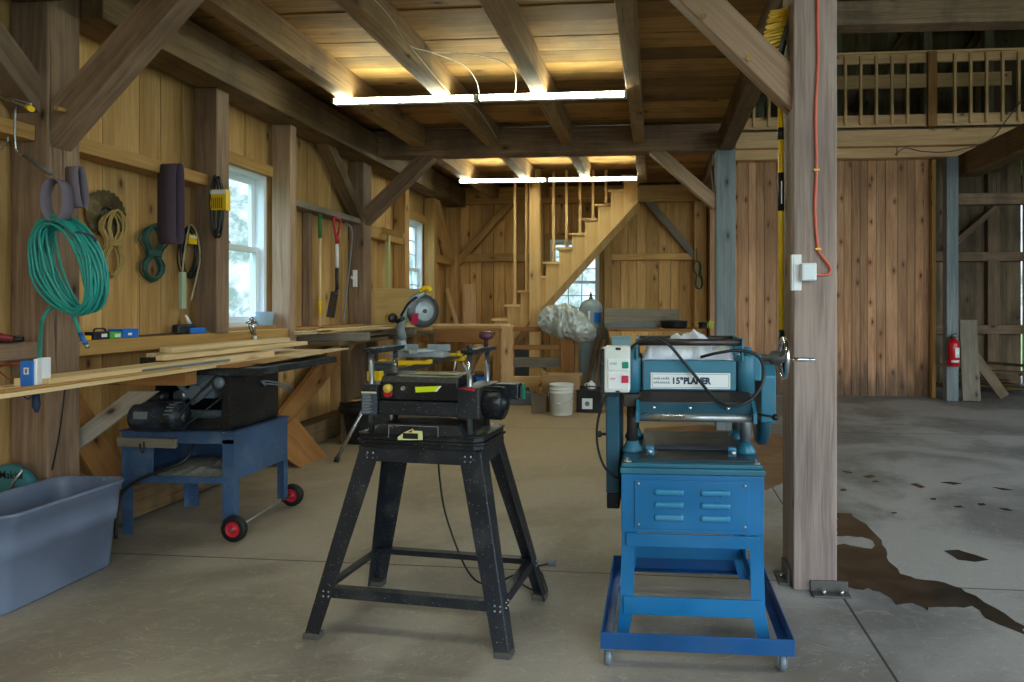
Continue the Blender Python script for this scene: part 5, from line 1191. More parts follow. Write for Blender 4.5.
# saw blade
bl = thing('hanging_saw_blade', 'old brass-coloured circular saw blade hung behind the tan cord', 'saw blade', tuple(atX(107, 217, -3.40)))
bc = atX(106, 214, -3.395)
mb = MB(); R_ = .15; outl = []
for k in range(72): a = 2 * math.pi * k / 72; r = R_ if k % 3 else R_ * .93; outl.append(bc + V((0, r * math.cos(a), r * math.sin(a))))
mb.prism(outl, (.003, 0, 0)); mb.build('disc', paint('brass_stained_steel', '#6d6046', .35, .7, .5, '#a59a78', 20), bl)
mb = MB(); mb.lathe([(.0, 0), (.045, 0), (.045, .003), (.0, .004)], bc + V((.0035, 0, 0)), (1, 0, 0), 24); mb.build('arbor_disc', M_DKSTEEL, bl)
def coil(name, label, cat, u, v0, v1, X, wy, turns, r, mat, wrap=None, seed=1, group=None, top=.55, twist=0):
    a, b = atX(u, v0, X), atX(u, v1, X); rz = (a.z - b.z) / 2; c = V((X, (a.y + b.y) / 2, (a.z + b.z) / 2)); rn = random.Random(seed)
    mb = MB(); pts = []
    for k in range(turns * 22 + 1):
        t = k / 22; an = 2 * math.pi * t; j1 = math.sin(t * 2.7 + seed); j2 = math.sin(t * 4.3 + seed * 2)
        yy = math.sin(an) * wy / 2 * (.78 + .22 * j1); zz = math.cos(an) * rz * (.93 + .07 * j2)
        if wrap is not None: yy *= (.18 + .82 * min(1, abs(zz / rz - wrap) * 2.2))
        pts.append(c + V((-.0 + .016 * math.sin(t * 1.9) + .01 * math.cos(an), yy + .012 * j2, zz)))
    mb.tube(pts, r, 6); o = mb.build(name, mat, origin=c); tag(o, label, cat, group)
    if wrap is not None:
        mb = MB(); zc = c.z + wrap * rz
        for q in range(4): mb.tube([p for p in loop((X, c.y, zc - .012 + .01 * q), (0, 1, 0), (1, 0, 0), wy * .16 + .012, .036, 14)], r * 1.05, 6, closed=True)
        mb.build('wrapping', mat, o)
    return o
CG = 'coiled cords on the left wall'
coil('extension_cord', 'tan extension cord coiled over the round saw blade', 'cord', 113, 209, 278, -3.36, .22, 9, .0055, M_TAN, -.0, 2, CG)
coil('extension_cord', 'dark green cord bundle left of the wide sanding belt', 'cord', 154, 223, 282, -3.37, .26, 10, .005, M_GREENC2, -.05, 5, CG)
co = coil('extension_cord', 'dark cord bundle with a small yellow tag under the sanding belt', 'cord', 189, 226, 278, -3.36, .20, 5, .006, M_CORD, None, 7, CG)
a = atX(193, 240, -3.32); mb = MB(); mb.box(-3.345, -3.325, a.y - .03, a.y + .05, a.z - .03, a.z + .04); tg = mb.build('yellow_tag', M_YEL, co, bevel=.002)
mb = MB(); mb.box(-3.3245, -3.3235, a.y - .025, a.y + .04, a.z + .015, a.z + .03); mb.box(-3.345, -3.326, a.y - .029, a.y - .0302 + .002, a.z, a.z + .03); mb.build('tag_print', M_WHITE, tg)
# new cord in its yellow sleeve
X_ = -3.16; a, b = at(217, 174, 4.40), at(217, 238, 4.40)
co = None; mb = MB(); cx, cz, rz = a.x, (a.z + b.z) / 2, (a.z - b.z) / 2; pts = []
for k in range(5 * 22 + 1):
    t = k / 22; an = 2 * math.pi * t; pts.append(V((cx + math.sin(an) * .048 * (.8 + .25 * math.sin(t * 2)) * (1 if math.cos(an) > 0 else .8), 4.40 + .02 * math.sin(t * 2.4), cz + math.cos(an) * rz * (.9 + .08 * math.sin(t * 3)))))
mb.tube(pts, .0075, 8); co = mb.build('extension_cord', M_CORD); tag(co, 'new black cord in a yellow cardboard sleeve hanging beside the window', 'cord', CG)
a, b = at(209.5, 210, 4.37), at(225.5, 189, 4.37); mb = MB(); mb.box(a.x, b.x, 4.375, 4.425, a.z, b.z); sl = mb.build('yellow_sleeve', M_YEL, co, bevel=.002)
mb = MB(); mb.box(a.x + .004, b.x - .004, 4.3740, 4.3748, b.z - .035, b.z - .006); mb.build('white_band', M_WHITE, sl)
mb = MB()
for k in range(6): mb.box(a.x + .012 + .015 * k, a.x + .018 + .015 * k, 4.3740, 4.3748, a.z + .012, a.z + .09)
mb.build('sleeve_print', M_BLACKINK, sl)
# power strip
ps = thing('power_strip', 'pale green power strip hanging by its cord below the sanding belt', 'power strip', tuple(atX(183, 290, -3.34)))
a = atX(182.5, 290, -3.34); z0, z1 = atX(182.5, 309, -3.34).z, atX(182.5, 272, -3.34).z
mb = MB(); mb.box(-3.355, -3.325, a.y - .022, a.y + .022, z0, z1); mb.build('strip_body', plain('pale_green_plastic', '#9fae92', .5), ps, bevel=.005)
mb = MB(); mb.tube([V((-3.34, a.y, z1)), atX(184, 255, -3.33), atX(187, 236, -3.33), atX(190, 225, -3.33), atX(196, 232, -3.33), atX(200, 255, -3.33), atX(197, 275, -3.33), atX(191, 300, -3.33)], .006, 7, smooth=6); mb.build('cord', plain('beige_cord', '#a39a7a', .5), ps)
# items on the ledge
zt = 1.1335
def shelf_box(name, label, cat, u0, u1, v0, mat, X=-3.26, d=.06, dz=None, rx=0):
    a, b = atX(u0, 335, X), atX(u1, 335, X); h = dz or (atX(u0, v0, X).z - zt)
    mb = MB(); mb.box(X - d, X, a.y, b.y - .002, zt, zt + max(.015, h)); return tag(mb.build(name, mat, bevel=.003), label, cat)
o_ = shelf_box('yellow_box', 'small yellow box at the left end of the wall ledge', 'box', 81, 92, 335, M_YEL, dz=.025)
o_ = shelf_box('drill_bit_case', 'black and navy case on the ledge next to the yellow box', 'case', 94, 110, 330, plain('navy_case', '#1e2233', .4), dz=.045)
a = (atX(94, 335, -3.26)); 
mb = MB(); mb.tube([V((-3.28, a.y + .02, zt + .045)), V((-3.28, a.y + .03, zt + .062)), V((-3.28, a.y + .09, zt + .062)), V((-3.28, a.y + .10, zt + .045))], .005, 6, smooth=3); mb.build('case_handle', M_BLACKM, o_)
mb = MB(); mb.box(-3.2595, -3.2588, a.y + .05, a.y + .09, zt + .012, zt + .032); mb.build('case_label', M_WHITE, o_)
o_ = shelf_box('green_box', 'small bright green carton between the black case and the blue one', 'box', 110.5, 122, 333, plain('bright_green_card', '#4fb43a', .5), dz=.038)
mb = MB(); a = atX(112, 335, -3.26); mb.box(-3.2595, -3.2588, a.y + .02, a.y + .06, zt + .008, zt + .028); mb.build('box_label', M_WHITE, o_)
o_ = shelf_box('blue_box', 'blue carton on the wall ledge right of the green one', 'box', 123, 139, 329, M_BLUEP, dz=.055, d=.1)
mb = MB(); a = atX(128, 335, -3.26); mb.box(-3.2595, -3.2588, a.y, a.y + .03, zt + .015, zt + .03); mb.build('box_label', M_WHITE, o_)
mb = MB(); mb.cyl(V((-3.25, atX(140, 334, -3.25).y, zt + .007)), V((-3.30, atX(188, 331, -3.28).y, zt + .012)), .0055, n=8); tag(mb.build('metal_rod', M_DKSTEEL), 'thin dark rod lying on the wall ledge', 'rod')
gl = thing('caulking_tool', 'black and blue hand tool with a white nozzle on the wall ledge', 'tool', (-3.28, 4.25, zt))
y0 = atX(180, 330, -3.27).y; y1 = atX(204, 330, -3.27).y
mb = MB(); mb.bar((-3.31, y0, zt + .035), (-3.27, y1 - .1, zt + .035), (.05, 0, 0), (0, 0, .068)); mb.build('body', M_BLACKM, gl, bevel=.012)
mb = MB(); mb.bar((-3.262, y0 + .08, zt + .022), (-3.245, y1 - .03, zt + .022), (.028, 0, 0), (0, 0, .04)); mb.build('blue_grip', M_BLUEP, gl, bevel=.006)
mb = MB(); mb.tube([V((-3.29, y0 + .12, zt + .069)), V((-3.29, y0 + .08, zt + .13))], [.014, .007], 10); mb.build('nozzle', M_WHITE, gl)
mb = MB(); P_ = []
for j in range(12): P_.append([V((-3.33 + .0075 * j, atX(203, 330, -3.3).y + .017 * i, zt + .0 + max(0, math.sin(math.pi * i / 11) * math.sin(math.pi * j / 11)) * (.085 + .05 * mnoise.noise(V((i * .4, j * .4, 9)))))) for i in range(12)])
mb.grid(P_); tag(mb.build('work_glove', plain('grey_leather', '#8b8177', .85), solid=.003), 'crumpled grey work glove on the ledge beside the window', 'glove')
rt = thing('red_pliers', 'red-handled tool lying on the short ledge at the left edge', 'tool', (-3.3, 2.9, 1.146))
a = at(0, 322, 2.9); b = at(14, 321, 2.92); c = at(23, 322, 2.94)
mb = MB(); mb.tube([V((a.x - .1, 2.88, 1.175)), V((a.x, 2.9, 1.178)), V((b.x, 2.92, 1.17))], [.014, .02, .012], 8); mb.build('handle', plain('dark_red_grip', '#7d1f28', .5), rt)
mb = MB(); mb.tube([V((b.x, 2.92, 1.17)), V((c.x, 2.94, 1.163))], [.012, .003], 8); mb.build('tip', M_DKSTEEL, rt)
mb = MB(); mb.bar((a.x - .04, 2.95, 1.165), (a.x + .04, 2.95, 1.165), (0, .08, 0), (0, 0, .035)); tag(mb.build('black_case', M_BLACKM, bevel=.008), 'black lump of a tool behind the red handle on the short ledge', 'tool')
mb = MB(); mb.tube([at(0, 366, 2.6), at(10, 364, 2.6), at(20, 363, 2.6)], .006, 6); mb.tube([at(0, 372, 2.56), at(10, 379, 2.56), at(22, 378, 2.55)], .003, 6, smooth=4); tag(mb.build('loose_cable', plain('red_cable', '#8a2a22', .5)), 'thin red cable ending behind the blue carton', 'cable') 
mb = MB(); mb.tube([at(57, 420, 3.1), at(66, 378, 3.10), at(60, 430, 3.1), at(52, 470, 3.11)][1:], .004, 6, smooth=4); tag(mb.build('black_cable', M_CORD), 'thin black cord hanging down the thick post behind the tote', 'cord')
mb = MB(); a = at(36, 394, 2.56); mb.tube([a, a + V((.0, 0, -.05)), a + V((.004, 0, -.08))], [.013, .015, .006], 10); mb.tube([at(22, 393, 2.56), at(27, 399, 2.56), at(33, 396, 2.56)], .003, 6, smooth=4); tag(mb.build('clamp_end', M_NAVY), 'small navy fitting hanging below the long boards at the left', 'fitting')
# window sill things
mb = MB(); a, b = atX(264, 328, -3.36), atX(279, 328, -3.36); yc = (a.y + b.y) / 2
mb.lathe([(.0, .001), (.055, .001), (.058, .004), (.075, .115), (.078, .12), (.075, .12), (.056, .008), (0, .006)], (-3.37, 5.30, 1.161), n=20)
cupm, _t, _b = nt('cloudy_clear_plastic'); _b.inputs['Base Color'].default_value = lin('#a9c4d4'); _b.inputs['Roughness'].default_value = .3; _b.inputs['Alpha'].default_value = .7
tag(mb.build('plastic_cup', cupm), 'cloudy clear plastic cup on the window sill', 'cup')
cl = thing('spray_gun', 'chrome spray gun hooked over the sill of the near window', 'spray gun', tuple(atX(252, 340, -3.2)))
y_ = atX(252, 330, -3.2).y
mb = MB(); mb.tube([V((-3.2, y_ - .07, 1.20)), V((-3.2, y_, 1.205)), V((-3.2, y_ + .05, 1.20))], [.008, .022, .012], 10); mb.tube([V((-3.2, y_, 1.20)), V((-3.2, y_ + .015, 1.15)), V((-3.195, y_ + .03, 1.09))], [.018, .013, .012], 10); mb.tube([V((-3.2, y_ - .01, 1.22)), V((-3.2, y_ - .01, 1.245))], .016, 10); mb.build('gun_body', M_CHROME, cl)
mb = MB(); mb.tube([V((-3.195, y_ + .03, 1.09)), V((-3.195, y_ + .032, 1.05))], .013, 10); mb.build('grip', M_WHITE, cl)
mb = MB(); mb.tube([V((-3.2, y_ - .04, 1.19)), V((-3.2, y_ - .03, 1.15)), V((-3.2, y_ - .0, 1.11))], .004, 6, smooth=3); mb.build('trigger', M_DKSTEEL, cl)
# long-handled tools
rk = thing('garden_hoe', 'pale-handled hoe with a green grip hanging right of the near window', 'hoe', tuple(atX(320, 330, -3.25)))
XH = -3.24
a, b, c, d, e = [atX(320, v, XH) for v in (214, 238, 300, 315, 330)]
mb = MB(); mb.cyl(e, b, .013, n=12); mb.build('handle', W_FRESH, rk)
mb = MB(); mb.cyl(b, a, .018, n=12); mb.build('grip', plain('green_rubber_grip', '#1e6a3a', .5), rk)
mb = MB(); mb.cyl(d, c, .0138, n=12); mb.build('yellow_label', M_YEL, rk)
mb = MB(); mb.box(XH - .02, XH + .03, e.y - .05, e.y + .05, e.z - .02, e.z + .03); mb.build('head', M_DKSTEEL, rk, bevel=.004)
sv = thing('garden_spade', 'spade with a red handle and dark blade hanging upside of the ledge', 'spade', tuple(atX(335, 318, -3.24)))
sv['label'] = 'short spade with a red D-shaped handle and dark blade on the left wall'
p = [atX(337, v, XH) for v in (219, 226, 240, 268, 290)]
mb = MB(); yy = p[0].y
mb.tube([V((XH, yy - .07, p[0].z + .01)), V((XH, yy - .06, p[1].z)), V((XH, yy - .01, p[2].z)), V((XH, yy + .01, p[2].z)), V((XH, yy + .06, p[1].z)), V((XH, yy + .07, p[0].z + .01))], .012, 8, smooth=4); mb.cyl((XH, yy - .075, p[0].z + .01), (XH, yy + .075, p[0].z + .01), .012, n=10); mb.cyl((XH, yy, p[2].z - .04), (XH, yy, p[2].z + .06), .017, n=12); mb.build('handle', M_RED, sv)
mb = MB(); mb.cyl((XH, yy, p[3].z), (XH, yy, p[2].z - .04), .017, n=12); mb.build('shaft', M_WHITE, sv)
mb = MB(); mb.cyl((XH, yy, p[4].z), (XH, yy, p[3].z), .018, n=12); mb.cyl((XH, yy - .03, p[4].z - .06), (XH, yy, p[4].z), .02, n=12); mb.build('socket', M_DKSTEEL, sv)
q = [atX(331, 291, XH), atX(338, 293, XH), atX(334, 318, XH), atX(326, 317, XH)]; mb = MB(); mb.prism(q, (.006, 0, 0)); mb.build('blade', M_DKSTEEL, sv, bevel=.001)
mb = MB(); mb.tube([atX(346, 223, -3.2), atX(351, 228, -3.2), atX(352, 240, -3.2), atX(349, 270, -3.2), atX(343, 325, -3.2)], .009, 8, smooth=5); tag(mb.build('bent_rod', M_METALGREY), 'grey bent rod leaning against the grey wall post', 'rod')
mb = MB(); mb.cyl(atX(340, 225, -3.24), atX(340, 243, -3.24), .012, n=10); mb.cyl(atX(340, 243, -3.24), atX(340, 247, -3.24), .016, n=10); tag(mb.build('brass_nozzle', M_TAN), 'small pale hose nozzle hanging right of the red-handled spade', 'nozzle')
mb = MB(); a, b = at(353, 287, 6.88), at(357, 270, 6.88); mb.box(a.x, b.x, 6.87, 6.895, a.z, b.z); mb.bar(at(351, 277, 6.86), at(354, 279, 6.86), (0, .02, 0), (0, 0, .03)); tag(mb.build('white_switch', M_WHITE, bevel=.003), 'small white hook plate on the grey wall post', 'switch plate')
mb = MB(); a, b = atX(387, 231, -3.3), atX(387, 288, -3.3); mb.box(-3.30, -3.26, a.y - .05, a.y + .01, b.z, a.z); tag(mb.build('greenish_stick', wood('greenish_lath', '#9aa06a', '#b4b884', .0)), 'upright greenish lath beside the far window', 'stick')
mb = MB(); a, b = at(382, 231, 7.6), at(403, 226, 7.6); mb.bar(at(382, 230, 7.5), at(404, 236, 7.5), (0, .05, 0), (0, 0, .07)); tag(mb.build('small_shelf_board', W_LEDGE), 'short horizontal board above the greenish lath', 'board')
mb = MB(); a, b = atX(398, 290, -3.37), atX(403, 285, -3.37); mb.box(-3.40, -3.34, a.y, a.y + .1, 1.161, 1.25); 

# ================================================================= near post: cord, outlet, broom
ob = thing('outlet_box', 'bright white outlet box on the face of the near post', 'outlet', tuple(at(800, 272, 3.049)))
YF = 3.0495
a, b = at(794, 290.5, YF), at(801, 254.5, YF); mb = MB(); mb.box(.6455, b.x + .002, YF - .004, YF - .0005, a.z, b.z); mb.box(.636, .6445, YF - .004, YF + .03, a.z, b.z); mb.build('mounting_plate', M_WHITE, ob, bevel=.0015)
a, b = at(799.5, 281, YF), at(814.5, 263.5, YF); mb = MB(); mb.box(a.x, b.x, YF - .045, YF - .0045, a.z, b.z); mb.build('box_body', M_WHITE, ob, bevel=.005)
mb = MB(); mb.box(a.x + .008, b.x - .008, YF - .047, YF - .0452, a.z + .006, b.z - .006); mb.build('cover', M_WINDOWW, ob)
YC = 3.04
mb = MB(); mb.tube([at(818.5, -40, YC), at(817.5, 20, YC), at(818, 60, YC), at(815.8, 110, YC), at(816.5, 170, YC), at(815, 210, YC), at(818, 248, YC), at(822, 256, YC), at(830, 267, YC), at(829, 273.5, YC), at(820, 275, YC - .005), at(814.6, 274, YC - .012)], .0068, 10, smooth=8)
oc = mb.build('orange_cord', M_ORANGE); tag(oc, 'orange cord running down the near post into the outlet box', 'cord')
mb = MB()
for v, u in ((170, 816.5), (249, 818)): p = at(u, v, YC); mb.box(p.x - .013, p.x + .013, 3.031, 3.05, p.z - .004, p.z + .004)
mb.split('staple', M_YEL, oc)
br = thing('push_broom', 'yellow-bristled broom hung head-up on the left side of the near post', 'broom', tuple(at(780, 368, 3.2)))
YB = 3.22
top, bot = at(780.5, 52, YB), at(781.5, 372, YB)
def on(k): return bot + (top - bot) * k
mb = MB(); mb.cyl(bot, top, .0135, n=14); mb.build('handle', M_YEL, br)
L_ = 320.
for v0, v1 in ((173, 211), (330, 372), (128, 140), (60, 68)):
    k0, k1 = (372 - v1) / L_, (372 - v0) / L_; mb = MB(); mb.cyl(on(k0), on(k1), .0155, n=14); g_ = mb.build('grip_sleeve', M_BLACKM, br)
    if v0 == 173: 
        mb = MB(); p = on((k0 + k1) / 2); mb.box(p.x - .003, p.x + .003, p.y - .0175, p.y - .0156, p.z - .06, p.z + .05); mb.build('sleeve_print', M_WHITE, g_)
mb = MB(); mb.bar(at(778, 56, 3.2), at(791.5, 10, 3.2), (.026, 0, .012), (0, .07, 0)); hd_ = mb.build('head_block', M_DKWOODH, br, bevel=.008)
mb = MB(); mb.tube([on(.985), at(784, 40, 3.18)], .016, 8); mb.build('socket', M_BLACKM, br)
mb = MB(); rb_ = random.Random(2)
p0, p1 = at(776, 57, 3.2), at(789, 9, 3.2)
for k in range(120):
    t = rb_.random(); y = rb_.uniform(-.03, .03); s0 = p0 + (p1 - p0) * t + V((0, y, 0)); s1 = s0 + V((-.075 - rb_.uniform(0, .025), y * .6, -.018 - .02 * (1 - t) + rb_.uniform(-.01, .01)))
    mb.bar(s0, s1, (0, .005, 0), (.001, 0, .006), newr=False)
mb.build('bristles', M_YEL, br)

# ================================================================= strip lights and wiring
M_TUBE = plain('lit_fluorescent_tube', '#f3ffe6', .5, emit=48.0)
def strip(Y, z, label, lb2):
    f = thing('strip_light', label, 'light fixture', (-1.49, Y, z), 0, None)
    for k, (x0, x1) in enumerate(((-2.685, -1.475), (-1.45, -.235))):
        mb = MB(); mb.box(x0 - .004, x1 + .004, Y + .022, Y + .07, z - .018, z + .033); h = mb.build('housing', M_WINDOWW, f)
        for xe in (x0, x1 - .014):
            mb = MB(); mb.box(xe, xe + .014, Y - .022, Y + .021, z - .024, z + .022); mb.build('lamp_holder', M_WHITE, h)
        mb = MB(); mb.cyl((x0 + .015, Y - .002, z), (x1 - .015, Y - .002, z), .019, n=16); mb.build('tube', M_TUBE, f)
strip(5.17, 3.045, 'near double fluorescent strip light glowing under the joists', '')
strip(8.62, 3.045, 'far double fluorescent strip light beyond the crossbeam', '')
strip(1.6, 3.045, 'added double fluorescent strip light overhead, out of view, in front of the thick left post', '')  # extra fixture out of view, added to warm the left foreground
mb = MB(); pts = [at(391, 0, 3.75), at(403, 14, 3.9), at(421, 36, 4.2), at(431, 46, 4.45), at(437, 55, 4.6), at(450, 66, 4.8), at(463, 75, 4.95)]
mb.tube([V((-1.708, 3.0, 3.15)), V((-1.705, 3.9, 3.20)), V((-1.703, 4.3, 3.14)), V((-1.65, 4.6, 3.2)), V((-1.52, 4.95, 3.24)), V((-1.46, 5.12, 3.18)), V((-1.45, 5.205, 3.085))], .0038, 6, smooth=6)
mb.tube([V((-1.65, 4.6, 3.2)), V((-1.50, 4.8, 3.27)), V((-1.25, 4.95, 3.27)), V((-1.12, 5.05, 3.2)), V((-1.15, 5.21, 3.085))], .0038, 6, smooth=6)
mb.tube([V((-1.70, 4.3, 3.14)), V((-1.70, 5.3, 3.10)), V((-1.70, 6.0, 3.22)), V((-1.68, 6.7, 3.12))], .0038, 6, smooth=6)
tag(mb.build('white_wire', plain('white_cable', '#c9c2b0', .5)), 'white cable wandering along a joist to the near strip light', 'cable')
# ================================================================= stairs
stt = thing('staircase', 'steep orange pine staircase rising right behind the newel post', 'stairs', (-1.3, 9.5, 0))
YS0, YS1 = 9.2, 10.0
RUN, RISE = .1885, .2065
tx0, tz0 = -.632, 2.80       # right end / top of a known tread
n_up = 1; treads = []
for k in range(-12, 3):
    zt_ = tz0 + RISE * k
    if zt_ < .1: continue
    treads.append((tx0 + RUN * k, zt_))
for x, z in treads:
    mb = MB(); mb.box(x - RUN - .045, x, YS0 - .03, YS1, z - .035, z); mb.build('tread', W_STAIR, stt, bevel=.003)
xa, za = treads[0]; xb, zb = treads[-1]
for y in (YS0, YS1 - .04):
    poly = []
    for x, z in treads:
        poly += [(x - RUN, y, z - RISE - .036), (x - RUN, y, z - .036)]
    poly += [(xb + .01, y, zb - .036), (xb + .01, y, zb - .40)]
    # lower edge
    sl = RISE / RUN
    x_lo = treads[0][0] - RUN; z_lo = treads[0][1] - RISE - .036
    d = .36
    xf = x_lo + (0.004 - (z_lo - d)) / sl if z_lo - d < 0.004 else x_lo
    poly += [(xf, y, .004), (x_lo, y, .004)]
    poly[-4] = (xb + .01, y, zb - .036)
    poly[-3] = (xb + .01, y, (xb + .01 - x_lo) * sl + z_lo - d)
    # zigzag polygon is not convex: build it as strips
    mb = MB(); mb.cur = .4
    for x, z in treads:
        x0, x1 = x - RUN, x
        l0 = max(.004, (x0 - x_lo) * sl + z_lo - d); l1 = max(.004, (x1 - x_lo) * sl + z_lo - d)
        mb.prism([(x0, y, l0), (x1, y, l1), (x1, y, z - .036), (x0, y, z - .036)], (0, .04, 0)); mb.r = [.4] * len(mb.r)
    mb.build('stringer', W_STAIR, stt)
a = at(536, 330, 9.17)
mb = MB(); mb.box(a.x - .075, a.x + .075, 9.04, 9.168, 0, 3.29); mb.build('newel_post', W_STAIR, stt, bevel=.006)
for u, tz in ((515, None), (526.5, None), (553.5, None), (566.5, None), (580, None), (593, None), (606, None)):
    x = at(u, 250, 9.19).x
    zt_ = max([z for xx, z in treads if xx - RUN - .05 <= x <= xx + .005] + [.0]) if any(xx - RUN - .05 <= x <= xx + .005 for xx, z in treads) else 1.0
    zt_ = min([z for xx, z in treads if xx - RUN - .046 <= x <= xx + .002] or [1.0])
    mb = MB(); mb.box(x - .018, x + .018, 9.175, 9.211, zt_ + .001, 3.29); mb.build('baluster', W_STAIR, stt)
# ================================================================= pallet rack, bag, tank, boxes
rk = thing('wooden_rack', 'upright pallet-like rack of reddish boards below the stairs', 'rack', (-1.45, 8.75, 0))
YR = 8.7
def rb_box(nm, u0, u1, v0, v1, y0, d, m=W_BROWN, z0=None):
    a, b = at(u0, v1, y0), at(u1, v0, y0); mb = MB(); mb.box(a.x, b.x, y0, y0 + d, a.z if z0 is None else z0, b.z); return mb.build(nm, m, rk, bevel=.003)
rb_box('upright', 500.5, 512.5, 326, 381, YR, .09, W_RAIL, 0)
rb_box('upright', 560.5, 574, 335, 372, YR, .09, W_BROWN, 0)
rb_box('slat', 513, 560, 327, 331.5, YR + .03, .03); rb_box('slat', 513, 560, 345, 349.5, YR + .03, .03)
rb_box('slat', 513, 560, 357.5, 367, YR + .05, .03, W_OLDGREY); rb_box('slat', 513, 546, 376.5, 387, YR + .0, .03, W_STAIR)
a = at(552, 372, YR); mb = MB(); mb.bar(at(541, 386, YR - .01), at(549, 374, YR - .01), (.09, 0, .03), (0, .02, 0)); mb.build('broken_slat', W_BROWN, rk)
# silver insulated bag
mb = MB(); NU, NV = 96, 64; base = len(mb.v); rowz = []
for i in range(NU + 1):
    t = i / NU; cu = 539 + 56 * t; cv = 321 + 16 * max(0, t - .45) ** 1.3 * 1.6; c = at(cu, cv, 8.62)
    r = .22 * math.sqrt(max(0.0, 1 - abs(2 * t - 1) ** 2.6)) * (1 - .18 * max(0, t - .6)) + .004
    ring = []
    for j in range(NV):
        a = 2 * math.pi * j / NV
        n_ = mnoise.noise(V((t * 7, math.cos(a) * 1.8, math.sin(a) * 1.8))) * .22 + mnoise.noise(V((t * 18, math.cos(a) * 5, math.sin(a) * 5))) * .06 - abs(mnoise.noise(V((t * 12, math.cos(a) * 3 + 4, math.sin(a) * 3)))) * .22 - abs(mnoise.noise(V((t * 26, math.cos(a) * 5 + 4, math.sin(a) * 5)))) * .06 + .05
        rr_ = r * (1 + n_)
        ring.append(c + V((.02 * math.sin(a * 3), rr_ * .8 * math.cos(a), rr_ * math.sin(a))))
    rowz.append(ring)
mb.cur = .5
for ring in rowz: mb.v += ring
for i in range(NU):
    for j in range(NV):
        k = (j + 1) % NV; mb._face([base + i * NV + j, base + i * NV + k, base + (i + 1) * NV + k, base + (i + 1) * NV + j], None, True)
tag(mb.build('foil_bag', M_SILVER), 'big crumpled silver-grey plastic bundle resting on top of the rack', 'bundle')
a = at(590.5, 300, 9.0)
tk = thing('pressure_tank', 'tall grey pressure tank with a domed top behind the silver bundle', 'tank', (a.x, 9.05, 0))
mb = MB(); mb.lathe([(.12, .0), (.12, .06), (.17, .08), (.178, .12), (.178, 1.22), (.17, 1.30), (.14, 1.37), (.09, 1.41), (.03, 1.43), (0, 1.43)], (a.x, 9.05, 0), n=40); tkb = mb.build('shell', M_TANK, tk)
mb = MB(); mb.lathe([(.03, 1.425), (.03, 1.45), (.018, 1.455), (.018, 1.50), (.01, 1.505), (.01, 1.53), (0, 1.53)], (a.x, 9.05, 0), n=16); mb.build('valve', M_DKSTEEL, tk)
mb = MB()
def curved(x0, x1, z0, z1, off):
    P_ = []
    for i in range(9):
        row = []
        for j in range(7):
            xx = x0 + (x1 - x0) * j / 6; row.append(V((a.x + xx, 9.05 - math.sqrt(max(0, (.178 + off) ** 2 - xx ** 2)), z0 + (z1 - z0) * i / 8)))
        P_.append(row)
    return P_
mb.grid(curved(.06, .15, 1.10, 1.24, .002)); s_ = mb.build('blue_label', M_BLUEP, tk, solid=.0015)
mb = MB(); mb.grid(curved(-.02, .01, 1.12, 1.26, .002)); mb.build('white_label', M_WHITE, tk, solid=.001)
mb = MB(); mb.grid(curved(.08, .15, 1.075, 1.095, .002)); mb.build('green_band', plain('green_band_ink', '#5aa650', .5), tk, solid=.001)
# cardboard boxes, bucket, battery
def px_box(name, label, cat, u0, u1, v0, v1, Y, d, mat, bev=.003):
    a, b = at(u0, v1, Y), at(u1, v0, Y); t = thing(name, label, cat, ((a.x + b.x) / 2, Y + d / 2, 0)); return t, a, b
t, a, b = px_box('cardboard_box', 'plain tan cardboard box behind the white bucket', 'box', 542, 579.5, 376, 412, 8.0, .4, M_CARD)
mb = MB(); mb.box(a.x, b.x, 8.0, 8.4, .002, b.z); mb.build('carton', M_CARD, t, bevel=.003)
mb = MB(); mb.bar((a.x, 8.02, b.z), (a.x - .09, 8.02 + .02, b.z + .08), (0, .03, .0), (.002, 0, .004)) if False else mb.prism([(a.x, 8.0, b.z), (a.x + .1, 8.0, b.z + .01), (a.x - .02, 8.0, b.z + .10)], (0, .004, 0)); mb.build('flap', M_CARD, t)
mb = MB(); c = (a.x + b.x) / 2; mb.box(c - .02, c + .02, 7.998, 7.9995, b.z - .14, b.z); mb.build('tape', W_LEDGE if False else plain('brown_tape', '#94713f', .4), t)
t, a, b = px_box('cardboard_box', 'small worn brown carton left of the white bucket', 'box', 531, 546.5, 396, 413, 7.85, .2, M_CARDD)
mb = MB(); mb.box(a.x, b.x, 7.85, 8.0 - .01, .002, b.z); mb.build('carton', M_CARDD, t, bevel=.006)
mb = MB(); mb.prism([(a.x, 7.85, b.z + .001), (a.x + .06, 7.83, b.z + .05), (b.x - .06, 7.83, b.z + .04), (b.x, 7.85, b.z + .001)], (0, .003, 0)); mb.build('flap', M_CARDD, t)
mb = MB()
for k in range(4): mb.box(a.x + .05, b.x - .05 - .01 * k, 7.8475, 7.8495, .06 + .025 * k, .066 + .025 * k)
mb.build('printing', M_DKWOODH, t)
bk = thing('bucket', 'white plastic five gallon bucket with a wire handle on the floor', 'bucket', (-1.145, 7.79, 0))
c = V((-1.145, 7.79, 0))
mb = MB(); mb.lathe([(0, .002), (.128, .002), (.132, .008), (.142, .27), (.15, .272), (.15, .28), (.1435, .284), (.1445, .31), (.152, .312), (.152, .32), (.145, .324), (.147, .36), (.155, .362), (.156, .372), (.150, .376), (.144, .372), (.136, .03), (.0, .02)], c, n=40); mb.build('pail', plain('white_bucket_plastic', '#d8d9d2', .45), bk)
